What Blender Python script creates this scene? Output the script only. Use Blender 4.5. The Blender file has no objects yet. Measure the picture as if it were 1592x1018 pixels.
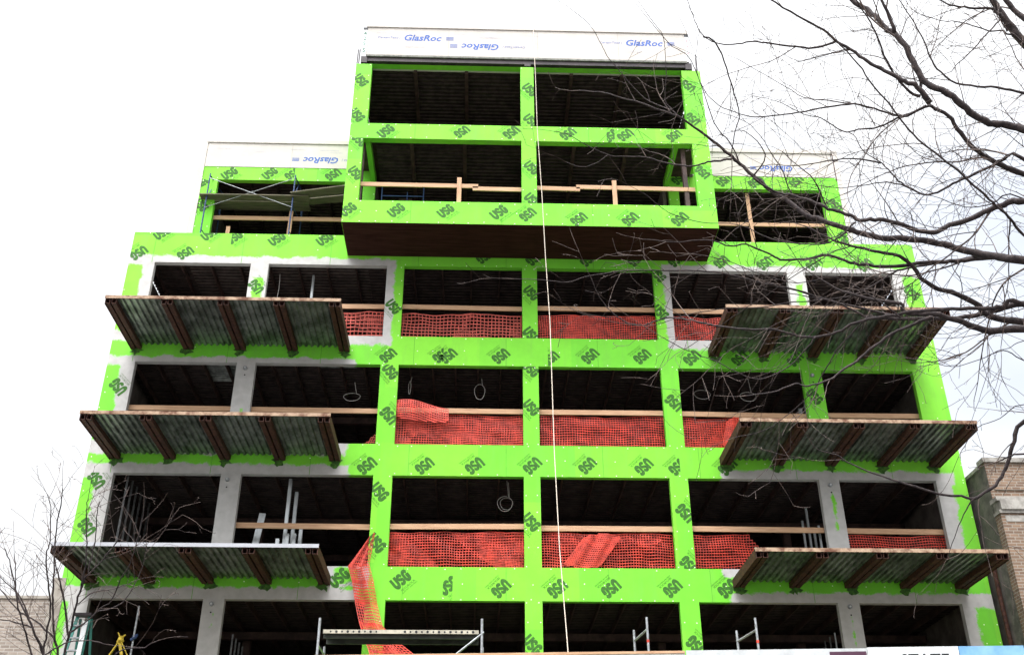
import bpy, math, random
import numpy as np
from mathutils import Vector, Matrix, noise
from mathutils.geometry import tessellate_polygon
random.seed(7)
C = bpy.context.scene.collection
S = bpy.context.scene
R = math.radians

# ------------------------------------------------------------------ camera
CAM = np.array([0.0, -24.78187673, 1.6]); FPX = 1650.0
YAW, PIT, ROL = R(2.00040373), R(29.78691511), R(-0.18086062)
def cam_axes(y, p, r):
    cy, sy, cp, sp, cr, sr = math.cos(y), math.sin(y), math.cos(p), math.sin(p), math.cos(r), math.sin(r)
    fw = np.array([sy*cp, cy*cp, sp]); rt = np.array([cy, -sy, 0.0]); up = np.cross(rt, fw)
    return rt*cr+up*sr, -rt*sr+up*cr, fw
AX, AU, AF = cam_axes(YAW, PIT, ROL)
cam = bpy.data.objects.new('camera', bpy.data.cameras.new('camera')); C.objects.link(cam)
m = Matrix.Identity(4)
for i in range(3):
    m[i][0] = AX[i]; m[i][1] = AU[i]; m[i][2] = -AF[i]; m[i][3] = CAM[i]
cam.matrix_world = m
cam.data.sensor_width = 36; cam.data.lens = FPX/1592*36; cam.data.clip_end = 2000
S.camera = cam
def ray(u, v): return AX*(u-796)/FPX - AU*(v-509)/FPX + AF
def at_y(u, v, y=0.0):
    d = ray(u, v); return Vector(CAM + d*(y-CAM[1])/d[1])
def at_d(u, v, dz): return Vector(CAM + ray(u, v)*dz)

# ------------------------------------------------------------------ light
W = bpy.data.worlds.new('World'); S.world = W; W.use_nodes = True
nt = W.node_tree; nt.nodes.clear()
SUN_EL, SUN_AZ = R(72), R(200)
out = nt.nodes.new('ShaderNodeOutputWorld'); bg = nt.nodes.new('ShaderNodeBackground')
sky = nt.nodes.new('ShaderNodeTexSky'); sky.sky_type = 'NISHITA'; sky.sun_disc = False
sky.sun_elevation = SUN_EL; sky.sun_rotation = SUN_AZ
mx = nt.nodes.new('ShaderNodeMix'); mx.data_type = 'RGBA'; mx.clamp_factor = True
tc = nt.nodes.new('ShaderNodeTexCoord'); ns = nt.nodes.new('ShaderNodeTexNoise'); ns.inputs['Scale'].default_value = 2.3; ns.inputs['Detail'].default_value = 5
mr = nt.nodes.new('ShaderNodeMapRange'); mr.inputs[1].default_value = .36; mr.inputs[2].default_value = .5; mr.inputs[3].default_value = .8; mr.inputs[4].default_value = 1
nt.links.new(tc.outputs['Generated'], ns.inputs['Vector']); nt.links.new(ns.outputs['Fac'], mr.inputs[0]); nt.links.new(mr.outputs[0], mx.inputs[0])
def _w(op, *a):
    n = nt.nodes.new('ShaderNodeMath'); n.operation = op
    for i, v in enumerate(a):
        if isinstance(v, (int, float)): n.inputs[i].default_value = v
        else: nt.links.new(v, n.inputs[i])
    return n.outputs[0]
spx = nt.nodes.new('ShaderNodeSeparateXYZ'); nt.links.new(tc.outputs['Generated'], spx.inputs[0])
zz = _w('MAXIMUM', spx.outputs[2], 0.0)                      # overcast dome: zenith brighter than horizon
cl = nt.nodes.new('ShaderNodeVectorMath'); cl.operation = 'SCALE'; cl.inputs[0].default_value = (11.8, 12.0, 12.3)
dn = nt.nodes.new('ShaderNodeVectorMath'); dn.operation = 'DOT_PRODUCT'; nt.links.new(tc.outputs['Generated'], dn.inputs[0])
dn.inputs[1].default_value = (math.sin(SUN_AZ)*math.cos(SUN_EL), math.cos(SUN_AZ)*math.cos(SUN_EL), math.sin(SUN_EL))
glow = _w('POWER', _w('MAXIMUM', dn.outputs['Value'], 0.0), 7.0)    # cloud is brightest round the hidden sun
nt.links.new(_w('ADD', _w('ADD', _w('MULTIPLY', zz, .27), .365), _w('MULTIPLY', glow, 6.6)), cl.inputs[3])
# a thinner patch of cloud low in the east where pale blue shows
dv = ray(1545, 480); dv = dv/np.linalg.norm(dv)
dt = nt.nodes.new('ShaderNodeVectorMath'); dt.operation = 'DOT_PRODUCT'; nt.links.new(tc.outputs['Generated'], dt.inputs[0]); dt.inputs[1].default_value = tuple(dv)
pm_ = nt.nodes.new('ShaderNodeMapRange'); pm_.interpolation_type = 'SMOOTHSTEP'; pm_.inputs[1].default_value = .984; pm_.inputs[2].default_value = 1.0; pm_.inputs[3].default_value = 0; pm_.inputs[4].default_value = 1
nt.links.new(dt.outputs['Value'], pm_.inputs[0])
ns2 = nt.nodes.new('ShaderNodeTexNoise'); ns2.inputs['Scale'].default_value = 9; ns2.inputs['Detail'].default_value = 4; nt.links.new(tc.outputs['Generated'], ns2.inputs['Vector'])
fac = _w('SUBTRACT', mr.outputs[0], _w('MULTIPLY', pm_.outputs[0], _w('MULTIPLY', ns2.outputs['Fac'], .55)))
nt.links.new(fac, mx.inputs[0])
nt.links.new(sky.outputs[0], mx.inputs[6]); nt.links.new(cl.outputs[0], mx.inputs[7])
nt.links.new(mx.outputs[2], bg.inputs[0]); bg.inputs[1].default_value = 0.15; nt.links.new(bg.outputs[0], out.inputs[0])
sl = bpy.data.lights.new('sun', 'SUN'); sl.energy = 1.5; sl.angle = R(24); sl.color = (1, .97, .92)
so = bpy.data.objects.new('sun', sl); C.objects.link(so)
sd = Vector((math.sin(SUN_AZ)*math.cos(SUN_EL), math.cos(SUN_AZ)*math.cos(SUN_EL), math.sin(SUN_EL)))
so.rotation_euler = sd.to_track_quat('Z', 'Y').to_euler()
S.view_settings.view_transform = 'Standard'; S.view_settings.look = 'None'; S.view_settings.gamma = 1
S.view_settings.exposure = 0.52

# ------------------------------------------------------------------ materials
def mat(name, col, rough=.8, metal=0, var=.12, scale=3, bump=0, spec=.3, col2=None, coord='Object', stretch=None, lo=.4, hi=.6):
    M = bpy.data.materials.new(name); M.use_nodes = True; t = M.node_tree; b = t.nodes['Principled BSDF']
    b.inputs['Roughness'].default_value = rough; b.inputs['Metallic'].default_value = metal
    b.inputs['Specular IOR Level'].default_value = spec
    tc = t.nodes.new('ShaderNodeTexCoord'); mp = t.nodes.new('ShaderNodeMapping')
    if stretch: mp.inputs['Scale'].default_value = stretch
    t.links.new(tc.outputs[coord], mp.inputs[0])
    n = t.nodes.new('ShaderNodeTexNoise'); n.inputs['Scale'].default_value = scale; n.inputs['Detail'].default_value = 8; n.inputs['Roughness'].default_value = .65
    t.links.new(mp.outputs[0], n.inputs['Vector'])
    r = t.nodes.new('ShaderNodeValToRGB'); r.color_ramp.elements[0].position = lo; r.color_ramp.elements[1].position = hi
    c2 = col2 or tuple(min(1, c*(1+var)) for c in col); c1 = col if col2 else tuple(c*(1-var) for c in col)
    r.color_ramp.elements[0].color = (*c1, 1); r.color_ramp.elements[1].color = (*c2, 1)
    t.links.new(n.outputs['Fac'], r.inputs[0]); t.links.new(r.outputs[0], b.inputs['Base Color'])
    if bump:
        bp = t.nodes.new('ShaderNodeBump'); bp.inputs['Strength'].default_value = bump; bp.inputs['Distance'].default_value = .02
        t.links.new(n.outputs['Fac'], bp.inputs['Height']); t.links.new(bp.outputs[0], b.inputs['Normal'])
    M['_ramp'] = r.name
    return M

def sheathing(name, grey_boxes=(), islands=()):
    """green gypsum sheathing with sprayed grey primer inside the given x,z boxes"""
    M = mat(name, (.165, .545, .034), .75, 0, .05, 1.2, spec=.25); t = M.node_tree; b = t.nodes['Principled BSDF']
    # board to board tint: each 2.44 x 1.22 board slightly different
    L = t.links; N = lambda op, a=None, c=None: _m(t, op, a, c)
    tc = t.nodes.new('ShaderNodeTexCoord'); sp = t.nodes.new('ShaderNodeSeparateXYZ'); L.new(tc.outputs['Object'], sp.inputs[0])
    X, Z = sp.outputs[0], sp.outputs[2]
    ramp = t.nodes[M['_ramp']]
    bx = N('FLOOR', N('DIVIDE', X, 2.44)); bz = N('FLOOR', N('DIVIDE', Z, 1.55))
    cmb = t.nodes.new('ShaderNodeCombineXYZ'); L.new(bx, cmb.inputs[0]); L.new(bz, cmb.inputs[2])
    wn = t.nodes.new('ShaderNodeTexWhiteNoise'); L.new(cmb.outputs[0], wn.inputs[0])
    hs = t.nodes.new('ShaderNodeHueSaturation'); L.new(ramp.outputs[0], hs.inputs['Color'])
    L.new(N('ADD', N('MULTIPLY', wn.outputs[0], .07), .965), hs.inputs['Value'])
    L.new(N('ADD', N('MULTIPLY', wn.outputs[0], -.012), .506), hs.inputs['Hue'])
    st = t.nodes.new('ShaderNodeTexNoise'); st.inputs['Scale'].default_value = 1.0; st.inputs['Detail'].default_value = 7; st.inputs['Roughness'].default_value = .7
    smp = t.nodes.new('ShaderNodeMapping'); smp.inputs['Scale'].default_value = (3.5, 3.5, .45); L.new(tc.outputs['Object'], smp.inputs[0]); L.new(smp.outputs[0], st.inputs[0])
    sr = t.nodes.new('ShaderNodeMapRange'); sr.inputs[1].default_value = .50; sr.inputs[2].default_value = .78; sr.inputs[3].default_value = 0; sr.inputs[4].default_value = .38; L.new(st.outputs[0], sr.inputs[0])
    dm = t.nodes.new('ShaderNodeMix'); dm.data_type = 'RGBA'; L.new(sr.outputs[0], dm.inputs[0]); L.new(hs.outputs[0], dm.inputs[6]); dm.inputs[7].default_value = (.15, .27, .08, 1)
    col = dm.outputs[2]
    if grey_boxes:
        nz = t.nodes.new('ShaderNodeTexNoise'); nz.inputs['Scale'].default_value = 3.2; nz.inputs['Detail'].default_value = 4; L.new(tc.outputs['Object'], nz.inputs['Vector'])
        nz2 = t.nodes.new('ShaderNodeTexNoise'); nz2.inputs['Scale'].default_value = 22; nz2.inputs['Detail'].default_value = 3; L.new(tc.outputs['Object'], nz2.inputs['Vector'])
        wob = N('ADD', N('MULTIPLY', N('SUBTRACT', nz.outputs[0], .5), .32), N('MULTIPLY', N('SUBTRACT', nz2.outputs[0], .5), .10))
        def sdf(bxs):
            acc = None
            for x0, x1, z0, z1 in bxs:
                dx = N('SUBTRACT', N('ABSOLUTE', N('SUBTRACT', X, (x0+x1)/2)), (x1-x0)/2)
                dz = N('SUBTRACT', N('ABSOLUTE', N('SUBTRACT', Z, (z0+z1)/2)), (z1-z0)/2)
                d = N('MAXIMUM', dx, dz); acc = d if acc is None else N('MINIMUM', acc, d)
            return acc
        def soft(v, w):
            r = t.nodes.new('ShaderNodeMapRange'); r.interpolation_type = 'SMOOTHSTEP'
            r.inputs[1].default_value = -w; r.inputs[2].default_value = w; r.inputs[3].default_value = 1; r.inputs[4].default_value = 0
            L.new(v, r.inputs[0]); return r.outputs[0]
        g = soft(N('ADD', sdf(grey_boxes), wob), .035)
        if islands:
            g = N('MULTIPLY', g, N('SUBTRACT', 1.0, soft(N('ADD', sdf(islands), wob), .03)))
        gr = t.nodes.new('ShaderNodeTexNoise'); gr.inputs['Scale'].default_value = 5; gr.inputs['Detail'].default_value = 6; L.new(tc.outputs['Object'], gr.inputs['Vector'])
        gc = t.nodes.new('ShaderNodeValToRGB'); gc.color_ramp.elements[0].position = .35; gc.color_ramp.elements[1].position = .65
        gc.color_ramp.elements[0].color = (.385, .37, .355, 1); gc.color_ramp.elements[1].color = (.455, .44, .425, 1); L.new(gr.outputs[0], gc.inputs[0])
        mm = t.nodes.new('ShaderNodeMix'); mm.data_type = 'RGBA'; L.new(g, mm.inputs[0]); L.new(col, mm.inputs[6]); L.new(gc.outputs[0], mm.inputs[7]); col = mm.outputs[2]
    L.new(col, b.inputs['Base Color'])
    return M
def _m(t, op, a=None, c=None):
    n = t.nodes.new('ShaderNodeMath'); n.operation = op
    for i, v in enumerate((a, c)):
        if v is None: continue
        if isinstance(v, (int, float)): n.inputs[i].default_value = v
        else: t.links.new(v, n.inputs[i])
    return n.outputs[0]

def brick(name, c1, c2, mortar, scale=1, axes='xz', rough=.9):
    M = bpy.data.materials.new(name); M.use_nodes = True; t = M.node_tree; b = t.nodes['Principled BSDF']; L = t.links
    b.inputs['Roughness'].default_value = rough; b.inputs['Specular IOR Level'].default_value = .2
    tc = t.nodes.new('ShaderNodeTexCoord'); sp = t.nodes.new('ShaderNodeSeparateXYZ'); L.new(tc.outputs['Object'], sp.inputs[0])
    cb = t.nodes.new('ShaderNodeCombineXYZ'); L.new(_m(t, 'ADD', sp.outputs[0], sp.outputs[1]), cb.inputs[0]); L.new(sp.outputs[2], cb.inputs[1])
    br = t.nodes.new('ShaderNodeTexBrick'); L.new(cb.outputs[0], br.inputs[0])
    br.inputs['Scale'].default_value = 1; br.inputs['Brick Width'].default_value = .21*scale; br.inputs['Row Height'].default_value = .075*scale; br.inputs['Mortar Size'].default_value = .009
    br.inputs['Color1'].default_value = (*c1, 1); br.inputs['Color2'].default_value = (*c2, 1); br.inputs['Mortar'].default_value = (*mortar, 1); br.inputs['Bias'].default_value = -.1
    n = t.nodes.new('ShaderNodeTexNoise'); n.inputs['Scale'].default_value = 1.7; n.inputs['Detail'].default_value = 9; n.inputs['Roughness'].default_value = .7; L.new(tc.outputs['Object'], n.inputs[0])
    hs = t.nodes.new('ShaderNodeHueSaturation'); L.new(br.outputs[0], hs.inputs['Color']); L.new(_m(t, 'ADD', _m(t, 'MULTIPLY', n.outputs[0], 1.1), .45), hs.inputs['Value'])
    L.new(hs.outputs[0], b.inputs['Base Color'])
    bp = t.nodes.new('ShaderNodeBump'); bp.inputs['Strength'].default_value = .5; bp.inputs['Distance'].default_value = .01; L.new(br.outputs['Fac'], bp.inputs['Height']); bp.invert = True
    L.new(bp.outputs[0], b.inputs['Normal'])
    return M

# columns and rows of the measured facade
E0, L0, L1A, L1B, P1A, P1B, CA, CB, Q1A, Q1B, R1A, R1B, R0, E1 = -9.68, -8.97, -6.34, -5.85, -2.59, -2.12, 1.15, 1.56, 4.80, 5.26, 8.57, 9.08, 11.55, 12.31
TOP = 18.70
HEAD = {'A': 17.71, 'B': 14.62, 'C': 11.52, 'D': 8.41}; SILL = {'A': 15.47, 'B': 12.36, 'C': 9.21, 'D': 6.12}
BAYS = [(L0, L1A), (L1B, P1A), (P1B, CA), (CB, Q1A), (Q1B, R1A), (R1B, R0)]
grey = [(E0-1, P1A+.1, 17.6, 17.93), (L0-.27, L0+.1, 15.3, 17.8), (L1A-.3, L1B+.3, 15.3, 17.9), (P1A-.3, P1A+.22, 15.2, 17.9), (E0-1, P1A+.1, 15.22, 15.55),
        (Q1B-.2, E1+1, 17.6, 17.88), (Q1B-.2, Q1B+.3, 15.2, 17.9), (R1A-.3, R1B+.3, 15.3, 17.9), (R0-.3, R0+.27, 15.3, 17.9), (Q1B-.1, R0, 15.2, 15.55),
        (E0-1, -3.25, 14.5, 14.78), (L0-.35, L0+.1, 12.2, 14.7), (L1A-.3, L1B+.3, 12.2, 14.7), (E0-1, -3.3, 12.05, 12.4),
        (E0-1, -3.2, 11.4, 11.78), (L0-.4, L0+.1, 8.9, 11.7), (L1A-.3, L1B+.3, 9.0, 11.7), (-3.6, -2.55, 8.7, 9.3),
        (6.1, E1-.25, 11.4, 11.74), (R1A-.3, R1B+.3, 9.0, 11.7), (R0-.3, R0+.38, 9.0, 11.7), (5.9, 6.6, 9.0, 9.3),
        (E0-1, -2.75, 8.3, 8.69), (L0-.45, L0+.1, 5.2, 8.6), (L1A-.3, L1B+.3, 5.2, 8.6), (6.0, E1+1, 8.3, 8.64), (R1A-.3, R1B+.3, 5.2, 8.6), (R0-.3, R0+.3, 5.2, 8.6)]
isl = [(L1A+.13, L1B-.1, 15.4, 17.25), (R1A+.2, R1B-.12, 15.3, 17.3), (L1A+.24, L1B-.2, 12.4, 13.3), (L1A+.26, L1B-.2, 9.1, 9.45),
       (R1A+.27, R1B-.2, 10.2, 11.2), (R1A+.27, R1B-.2, 9.1, 9.5), (R1A+.26, R1B-.22, 7.1, 8.1), (L1A+.26, L1B-.2, 7.8, 8.15),
       (-3.35, -2.8, 8.8, 9.15), (E0-.1, E0+.28, 5, 7.6)]
M_GREEN = sheathing('green_sheathing', grey, isl)
M_GREEN2 = sheathing('green_sheathing_plain')
M_LOGO = mat('printed_green_ink', (.036, .125, .016), .8, var=.25, scale=25)
M_SEAM = mat('board_joint', (.10, .34, .03), .9)
M_SCREW = mat('screw_head', (.75, .85, .6), .5)
M_WHITE = mat('white_glass_mat_board', (.485, .45, .41), .85, var=.05, scale=2)
M_BLUE = mat('blue_ink', (.06, .12, .36), .8, var=.15, scale=30)
M_BLUEL = mat('faint_blue_ink', (.33, .33, .42), .8)
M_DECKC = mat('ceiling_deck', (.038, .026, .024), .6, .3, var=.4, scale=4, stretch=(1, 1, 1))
M_GALV = mat('galvanised_deck', (.12, .13, .12), .42, .75, scale=3, col2=(.32, .34, .32), bump=.1)
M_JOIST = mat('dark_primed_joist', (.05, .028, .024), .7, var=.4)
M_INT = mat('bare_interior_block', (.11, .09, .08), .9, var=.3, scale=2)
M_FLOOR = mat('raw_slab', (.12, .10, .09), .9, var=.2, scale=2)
M_RUST = mat('rusty_red_steel', (.028, .012, .010), .75, .1, scale=14, col2=(.085, .032, .02), bump=.3)
M_RUST2 = mat('rusted_light_steel', (.11, .045, .025), .8, .1, scale=5, col2=(.36, .25, .17), bump=.3, lo=.38, hi=.58)
M_ALU = mat('bright_aluminium', (.36, .36, .38), .35, .6, var=.06, scale=6)
M_STUD = mat('galvanised_stud', (.5, .52, .53), .35, .55, var=.15, scale=8, stretch=(1, 1, .3))
M_STUDD = mat('dim_stud', (.10, .10, .10), .5, .4, var=.3, scale=8)  # darkened copy of the stud metal, interior dimness put into the colour
M_WOOD = mat('pine_lumber', (.36, .20, .115), .75, scale=6, col2=(.52, .33, .20), stretch=(.35, 6, 6), lo=.35, hi=.65)
M_WOODV = mat('pine_lumber_upright', (.36, .20, .115), .75, scale=6, col2=(.52, .33, .20), stretch=(6, 6, .35), lo=.35, hi=.65)
M_NET = mat('orange_plastic_net', (.52, .042, .022), .5, var=.3, scale=5, spec=.4)
M_NETD = mat('faded_red_net', (.42, .07, .05), .6, var=.2, scale=5)
M_STEELB = mat('blue_black_frame_paint', (.03, .05, .12), .5, .2, var=.4, scale=20)
M_GALVP = mat('galvanised_pipe', (.30, .31, .32), .45, .5, var=.25, scale=15)
M_PLANK = mat('weathered_plank', (.07, .065, .04), .85, scale=3, col2=(.14, .12, .08), stretch=(.6, 8, 8))
M_DARKST = mat('dark_steel', (.025, .018, .02), .5, .3, var=.3)
M_ROPE = mat('pale_rope', (.56, .48, .40), .85, var=.15, scale=40)
M_WIRE = mat('white_cable', (.45, .42, .40), .6)
M_BARK = mat('dark_bark', (.018, .013, .014), .85, scale=20, col2=(.05, .036, .034), bump=.5)
M_TWIG = mat('thin_twig_bark', (.03, .02, .02), .8, scale=9, col2=(.12, .085, .07))
M_BRICKR = brick('weathered_brown_brick', (.22, .145, .10), (.125, .08, .058), (.27, .24, .20))
M_BRICKL = brick('pale_common_brick', (.30, .25, .21), (.19, .155, .13), (.34, .31, .28))
M_STONE = mat('weathered_limestone', (.20, .185, .165), .9, scale=5, col2=(.34, .32, .29), bump=.4)
M_CEM = mat('cement_parge', (.23, .20, .17), .95, scale=3, col2=(.33, .30, .26), bump=.3)
M_BOARDW = mat('white_painted_plywood', (.56, .57, .57), .6, var=.08, scale=3)
M_BOARDG = mat('greyish_painted_plywood', (.42, .43, .43), .7, var=.12, scale=3)
M_BOARDB = mat('blue_painted_plywood', (.12, .27, .45), .6, scale=2, col2=(.19, .36, .55))
M_MAROON = mat('dark_maroon_paint', (.06, .02, .04), .6)
M_BLACK = mat('near_black', (.012, .012, .014), .6)
M_YEL = mat('yellow_webbing', (.5, .36, .04), .7, var=.3, scale=12)
M_FIBRE = mat('green_fibreglass', (.04, .17, .14), .5, var=.2)
M_ASPH = mat('asphalt', (.05, .05, .052), .9, var=.2, scale=8, bump=.2)
M_CONC = mat('concrete_paving', (.11, .105, .10), .9, var=.12, scale=4, bump=.1)
M_SMEAR = mat('shaded_green_smear', (.02, .06, .012), .7, scale=12, col2=(.06, .17, .02))  # dark smears at the beam ends, coloured like green board in shadow
M_PAINTL = mat('road_paint', (.7, .62, .2), .7)

# ------------------------------------------------------------------ mesh helpers
class MB:
    def __init__(s): s.v = []; s.f = []; s.m = []
    def add(s, vs, fs, mi=0):
        o = len(s.v); s.v += [tuple(v) for v in vs]
        for f in fs: s.f.append(tuple(o+i for i in f)); s.m.append(mi)
    def box(s, x0, x1, y0, y1, z0, z1, mi=0):
        s.add([(x0,y0,z0),(x1,y0,z0),(x1,y1,z0),(x0,y1,z0),(x0,y0,z1),(x1,y0,z1),(x1,y1,z1),(x0,y1,z1)],
              [(0,3,2,1),(4,5,6,7),(0,1,5,4),(1,2,6,5),(2,3,7,6),(3,0,4,7)], mi)
    def bar(s, a, b, w, h, mi=0, up=(0,0,1)):
        a = Vector(a); b = Vector(b); d = (b-a).normalized(); u = Vector(up)
        if abs(d.dot(u)) > .95: u = Vector((0,1,0))
        r = d.cross(u).normalized(); u = r.cross(d)
        vs = [p + r*sx*w/2 + u*sy*h/2 for p in (a, b) for sx, sy in ((-1,-1),(1,-1),(1,1),(-1,1))]
        s.add(vs, [(0,3,2,1),(4,5,6,7),(0,1,5,4),(1,2,6,5),(2,3,7,6),(3,0,4,7)], mi)
    def tube(s, pts, rads, n=6, mi=0, cap=True):
        pts = [Vector(p) for p in pts]
        if isinstance(rads, (int, float)): rads = [rads]*len(pts)
        o = len(s.v); prev = None
        for i, p in enumerate(pts):
            d = (pts[min(i+1, len(pts)-1)] - pts[max(i-1, 0)])
            d = d.normalized() if d.length > 1e-9 else Vector((0,0,1))
            if prev is None:
                u = Vector((0,0,1)) if abs(d.z) < .9 else Vector((1,0,0)); r = d.cross(u).normalized()
            else:
                r = prev - d*prev.dot(d); r = r.normalized() if r.length > 1e-6 else d.orthogonal().normalized()
            prev = r; q = d.cross(r)
            for k in range(n):
                a = 2*math.pi*k/n; s.v.append(tuple(p + (r*math.cos(a)+q*math.sin(a))*rads[i]))
        for i in range(len(pts)-1):
            for k in range(n):
                a = o+i*n+k; b = o+i*n+(k+1) % n
                s.f.append((a, b, b+n, a+n)); s.m.append(mi)
        if cap:
            s.f.append(tuple(o+k for k in range(n))[::-1]); s.m.append(mi)
            s.f.append(tuple(o+(len(pts)-1)*n+k for k in range(n))); s.m.append(mi)
    def build(s, name, mats, parent=None, smooth=False):
        me = bpy.data.meshes.new(name); me.from_pydata(s.v, [], s.f)
        if not isinstance(mats, (list, tuple)): mats = [mats]
        for x in mats: me.materials.append(x)
        me.polygons.foreach_set('material_index', s.m)
        if smooth: me.polygons.foreach_set('use_smooth', [True]*len(s.f))
        me.update(); o = bpy.data.objects.new(name, me); C.objects.link(o)
        if parent: o.parent = parent
        return o
def split_build(mb, name, mats, parent=None):
    n = len(mb.v); par = list(range(n))
    def find(a):
        while par[a] != a: par[a] = par[par[a]]; a = par[a]
        return a
    for f in mb.f:
        for v in f[1:]: par[find(v)] = find(f[0])
    comp = {}
    for f, mi in zip(mb.f, mb.m): comp.setdefault(find(f[0]), []).append((f, mi))
    r = []
    for fs in comp.values():
        ids = sorted({v for f, _ in fs for v in f}); ix = {v: i for i, v in enumerate(ids)}
        q = MB(); q.v = [mb.v[i] for i in ids]; q.f = [tuple(ix[v] for v in f) for f, _ in fs]; q.m = [m_ for _, m_ in fs]
        r.append(q.build(name, mats, parent))
    return r
def tag(o, label=None, cat=None, group=None, kind=None):
    if label: o['label'] = label
    if cat: o['category'] = cat
    if group: o['group'] = group
    if kind: o['kind'] = kind
    return o
def thing(name, label, cat, loc=(0,0,0), group=None):
    o = bpy.data.objects.new(name, None); C.objects.link(o); o.empty_display_size = .3
    o.location = (0,0,0)
    return tag(o, label, cat, group)

def grid_wall(mb, x0, x1, z0, z1, holes, yf, yb, mi=0, bottom=True):
    xs = sorted({x0, x1} | {h[i] for h in holes for i in (0, 1)}); zs = sorted({z0, z1} | {h[i] for h in holes for i in (2, 3)})
    xs = [x for x in xs if x0 <= x <= x1]; zs = [z for z in zs if z0 <= z <= z1]
    def solid(i, j):
        if not (0 <= i < len(xs)-1 and 0 <= j < len(zs)-1): return False
        cx, cz = (xs[i]+xs[i+1])/2, (zs[j]+zs[j+1])/2
        return not any(h[0] < cx < h[1] and h[2] < cz < h[3] for h in holes)
    for i in range(len(xs)-1):
        for j in range(len(zs)-1):
            if not solid(i, j): continue
            a, b, c, d = xs[i], xs[i+1], zs[j], zs[j+1]
            mb.add([(a,yf,c),(b,yf,c),(b,yf,d),(a,yf,d)], [(0,1,2,3)], mi)
            mb.add([(a,yb,c),(b,yb,c),(b,yb,d),(a,yb,d)], [(3,2,1,0)], mi)
            if not solid(i-1, j): mb.add([(a,yf,c),(a,yf,d),(a,yb,d),(a,yb,c)], [(0,1,2,3)], mi)
            if not solid(i+1, j): mb.add([(b,yf,c),(b,yb,c),(b,yb,d),(b,yf,d)], [(0,1,2,3)], mi)
            if not solid(i, j-1): mb.add([(a,yf,c),(a,yb,c),(b,yb,c),(b,yf,c)], [(0,1,2,3)], mi)
            if not solid(i, j+1): mb.add([(a,yf,d),(b,yf,d),(b,yb,d),(a,yb,d)], [(0,1,2,3)], mi)

# ---- printed marks: triangles clipped to board rectangles
def ribbon(pts, w):
    pts = [Vector(p) for p in pts]; L = []; Rr = []
    for i, p in enumerate(pts):
        a = (p-pts[i-1]).normalized() if i else None; b = (pts[i+1]-p).normalized() if i < len(pts)-1 else None
        d = ((a or b)+(b or a)).normalized(); n = Vector((-d.y, d.x)); k = 1/max(.6, n.dot(Vector((-(b or a).y, (b or a).x))))
        L.append(p+n*w/2*k); Rr.append(p-n*w/2*k)
    t = []
    for i in range(len(pts)-1):
        t += [(L[i], Rr[i], Rr[i+1]), (L[i], Rr[i+1], L[i+1])]
    return t
def arc(cx, cy, rx, ry, a0, a1, n=7):
    return [(cx+rx*math.cos(R(a0+(a1-a0)*i/n)), cy+ry*math.sin(R(a0+(a1-a0)*i/n))) for i in range(n+1)]
def text_tris(s, size=1.0, shear=0, space=1.0, off=0):
    cu = bpy.data.curves.new('t', 'FONT'); cu.body = s; cu.size = size; cu.align_x = 'CENTER'; cu.align_y = 'CENTER'; cu.shear = shear; cu.space_character = space; cu.resolution_u = 2; cu.offset = off
    o = bpy.data.objects.new('t', cu); C.objects.link(o); bpy.context.view_layer.update()
    me = o.evaluated_get(bpy.context.evaluated_depsgraph_get()).to_mesh(); me.calc_loop_triangles()
    r = [tuple(Vector(me.vertices[i].co[:2]) for i in t.vertices) for t in me.loop_triangles]
    o.to_mesh_clear(); bpy.data.objects.remove(o); bpy.data.curves.remove(cu); return r
U_ = ribbon([(.16, 1.0)] + arc(.42, .42, .27, .28, 180, 360, 8) + [(.69, 1.0)], .33)
S_ = ribbon([(1.50, .70)] + arc(1.22, .70, .26, .17, 20, 180, 6)[1:] + [(1.0, .60), (1.2, .50), (1.44, .41)] + arc(1.20, .29, .26, .17, 0, -165, 6), .27)
G_ = ribbon([(2.30, .72)] + arc(2.02, .70, .26, .18, 15, 180, 6) + arc(2.02, .30, .26, .18, 180, 360, 6) + [(2.28, .46), (2.0, .46)], .31)
SM1 = text_tris('SECUROCK', .085); SM2 = text_tris('GLASS MAT SHEATHING', .045)
def logo_tris():
    t = []
    for tri in U_+S_+G_: t.append(tuple(Vector(((p.x-1.2)*.205, (p.y-.5)*.325)) for p in tri))
    for tri in SM1: t.append(tuple(Vector((p.x+.05, p.y*.9-.235)) for p in tri))
    for tri in SM2: t.append(tuple(Vector((p.x+.05, p.y-.30)) for p in tri))
    return t
LOGO = logo_tris()
def clip(poly, r):
    for ax, s, lim in ((0, 1, r[0]), (0, -1, r[1]), (1, 1, r[2]), (1, -1, r[3])):
        o = []
        for i in range(len(poly)):
            a, b = poly[i-1], poly[i]; ia = s*(a[ax]-lim) >= 0; ib = s*(b[ax]-lim) >= 0
            if ia != ib:
                k = (lim-a[ax])/(b[ax]-a[ax]); o.append((a[0]+(b[0]-a[0])*k, a[1]+(b[1]-a[1])*k))
            if ib: o.append(b)
        poly = o
        if len(poly) < 3: return []
    return poly
def decal(mb, tris, x, z, ang, rects, y, mi, sc=1.0):
    c, s = math.cos(R(ang))*sc, math.sin(R(ang))*sc
    for t in tris:
        P = [(x+p.x*c-p.y*s, z+p.x*s+p.y*c) for p in t]
        for r in rects:
            q = clip(P, r)
            if q: mb.add([(p[0], y, p[1]) for p in q], [tuple(range(len(q)))], mi)
ANG = {'U': 42, 'D': 222, 'V': 132, 'W': 312}
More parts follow.
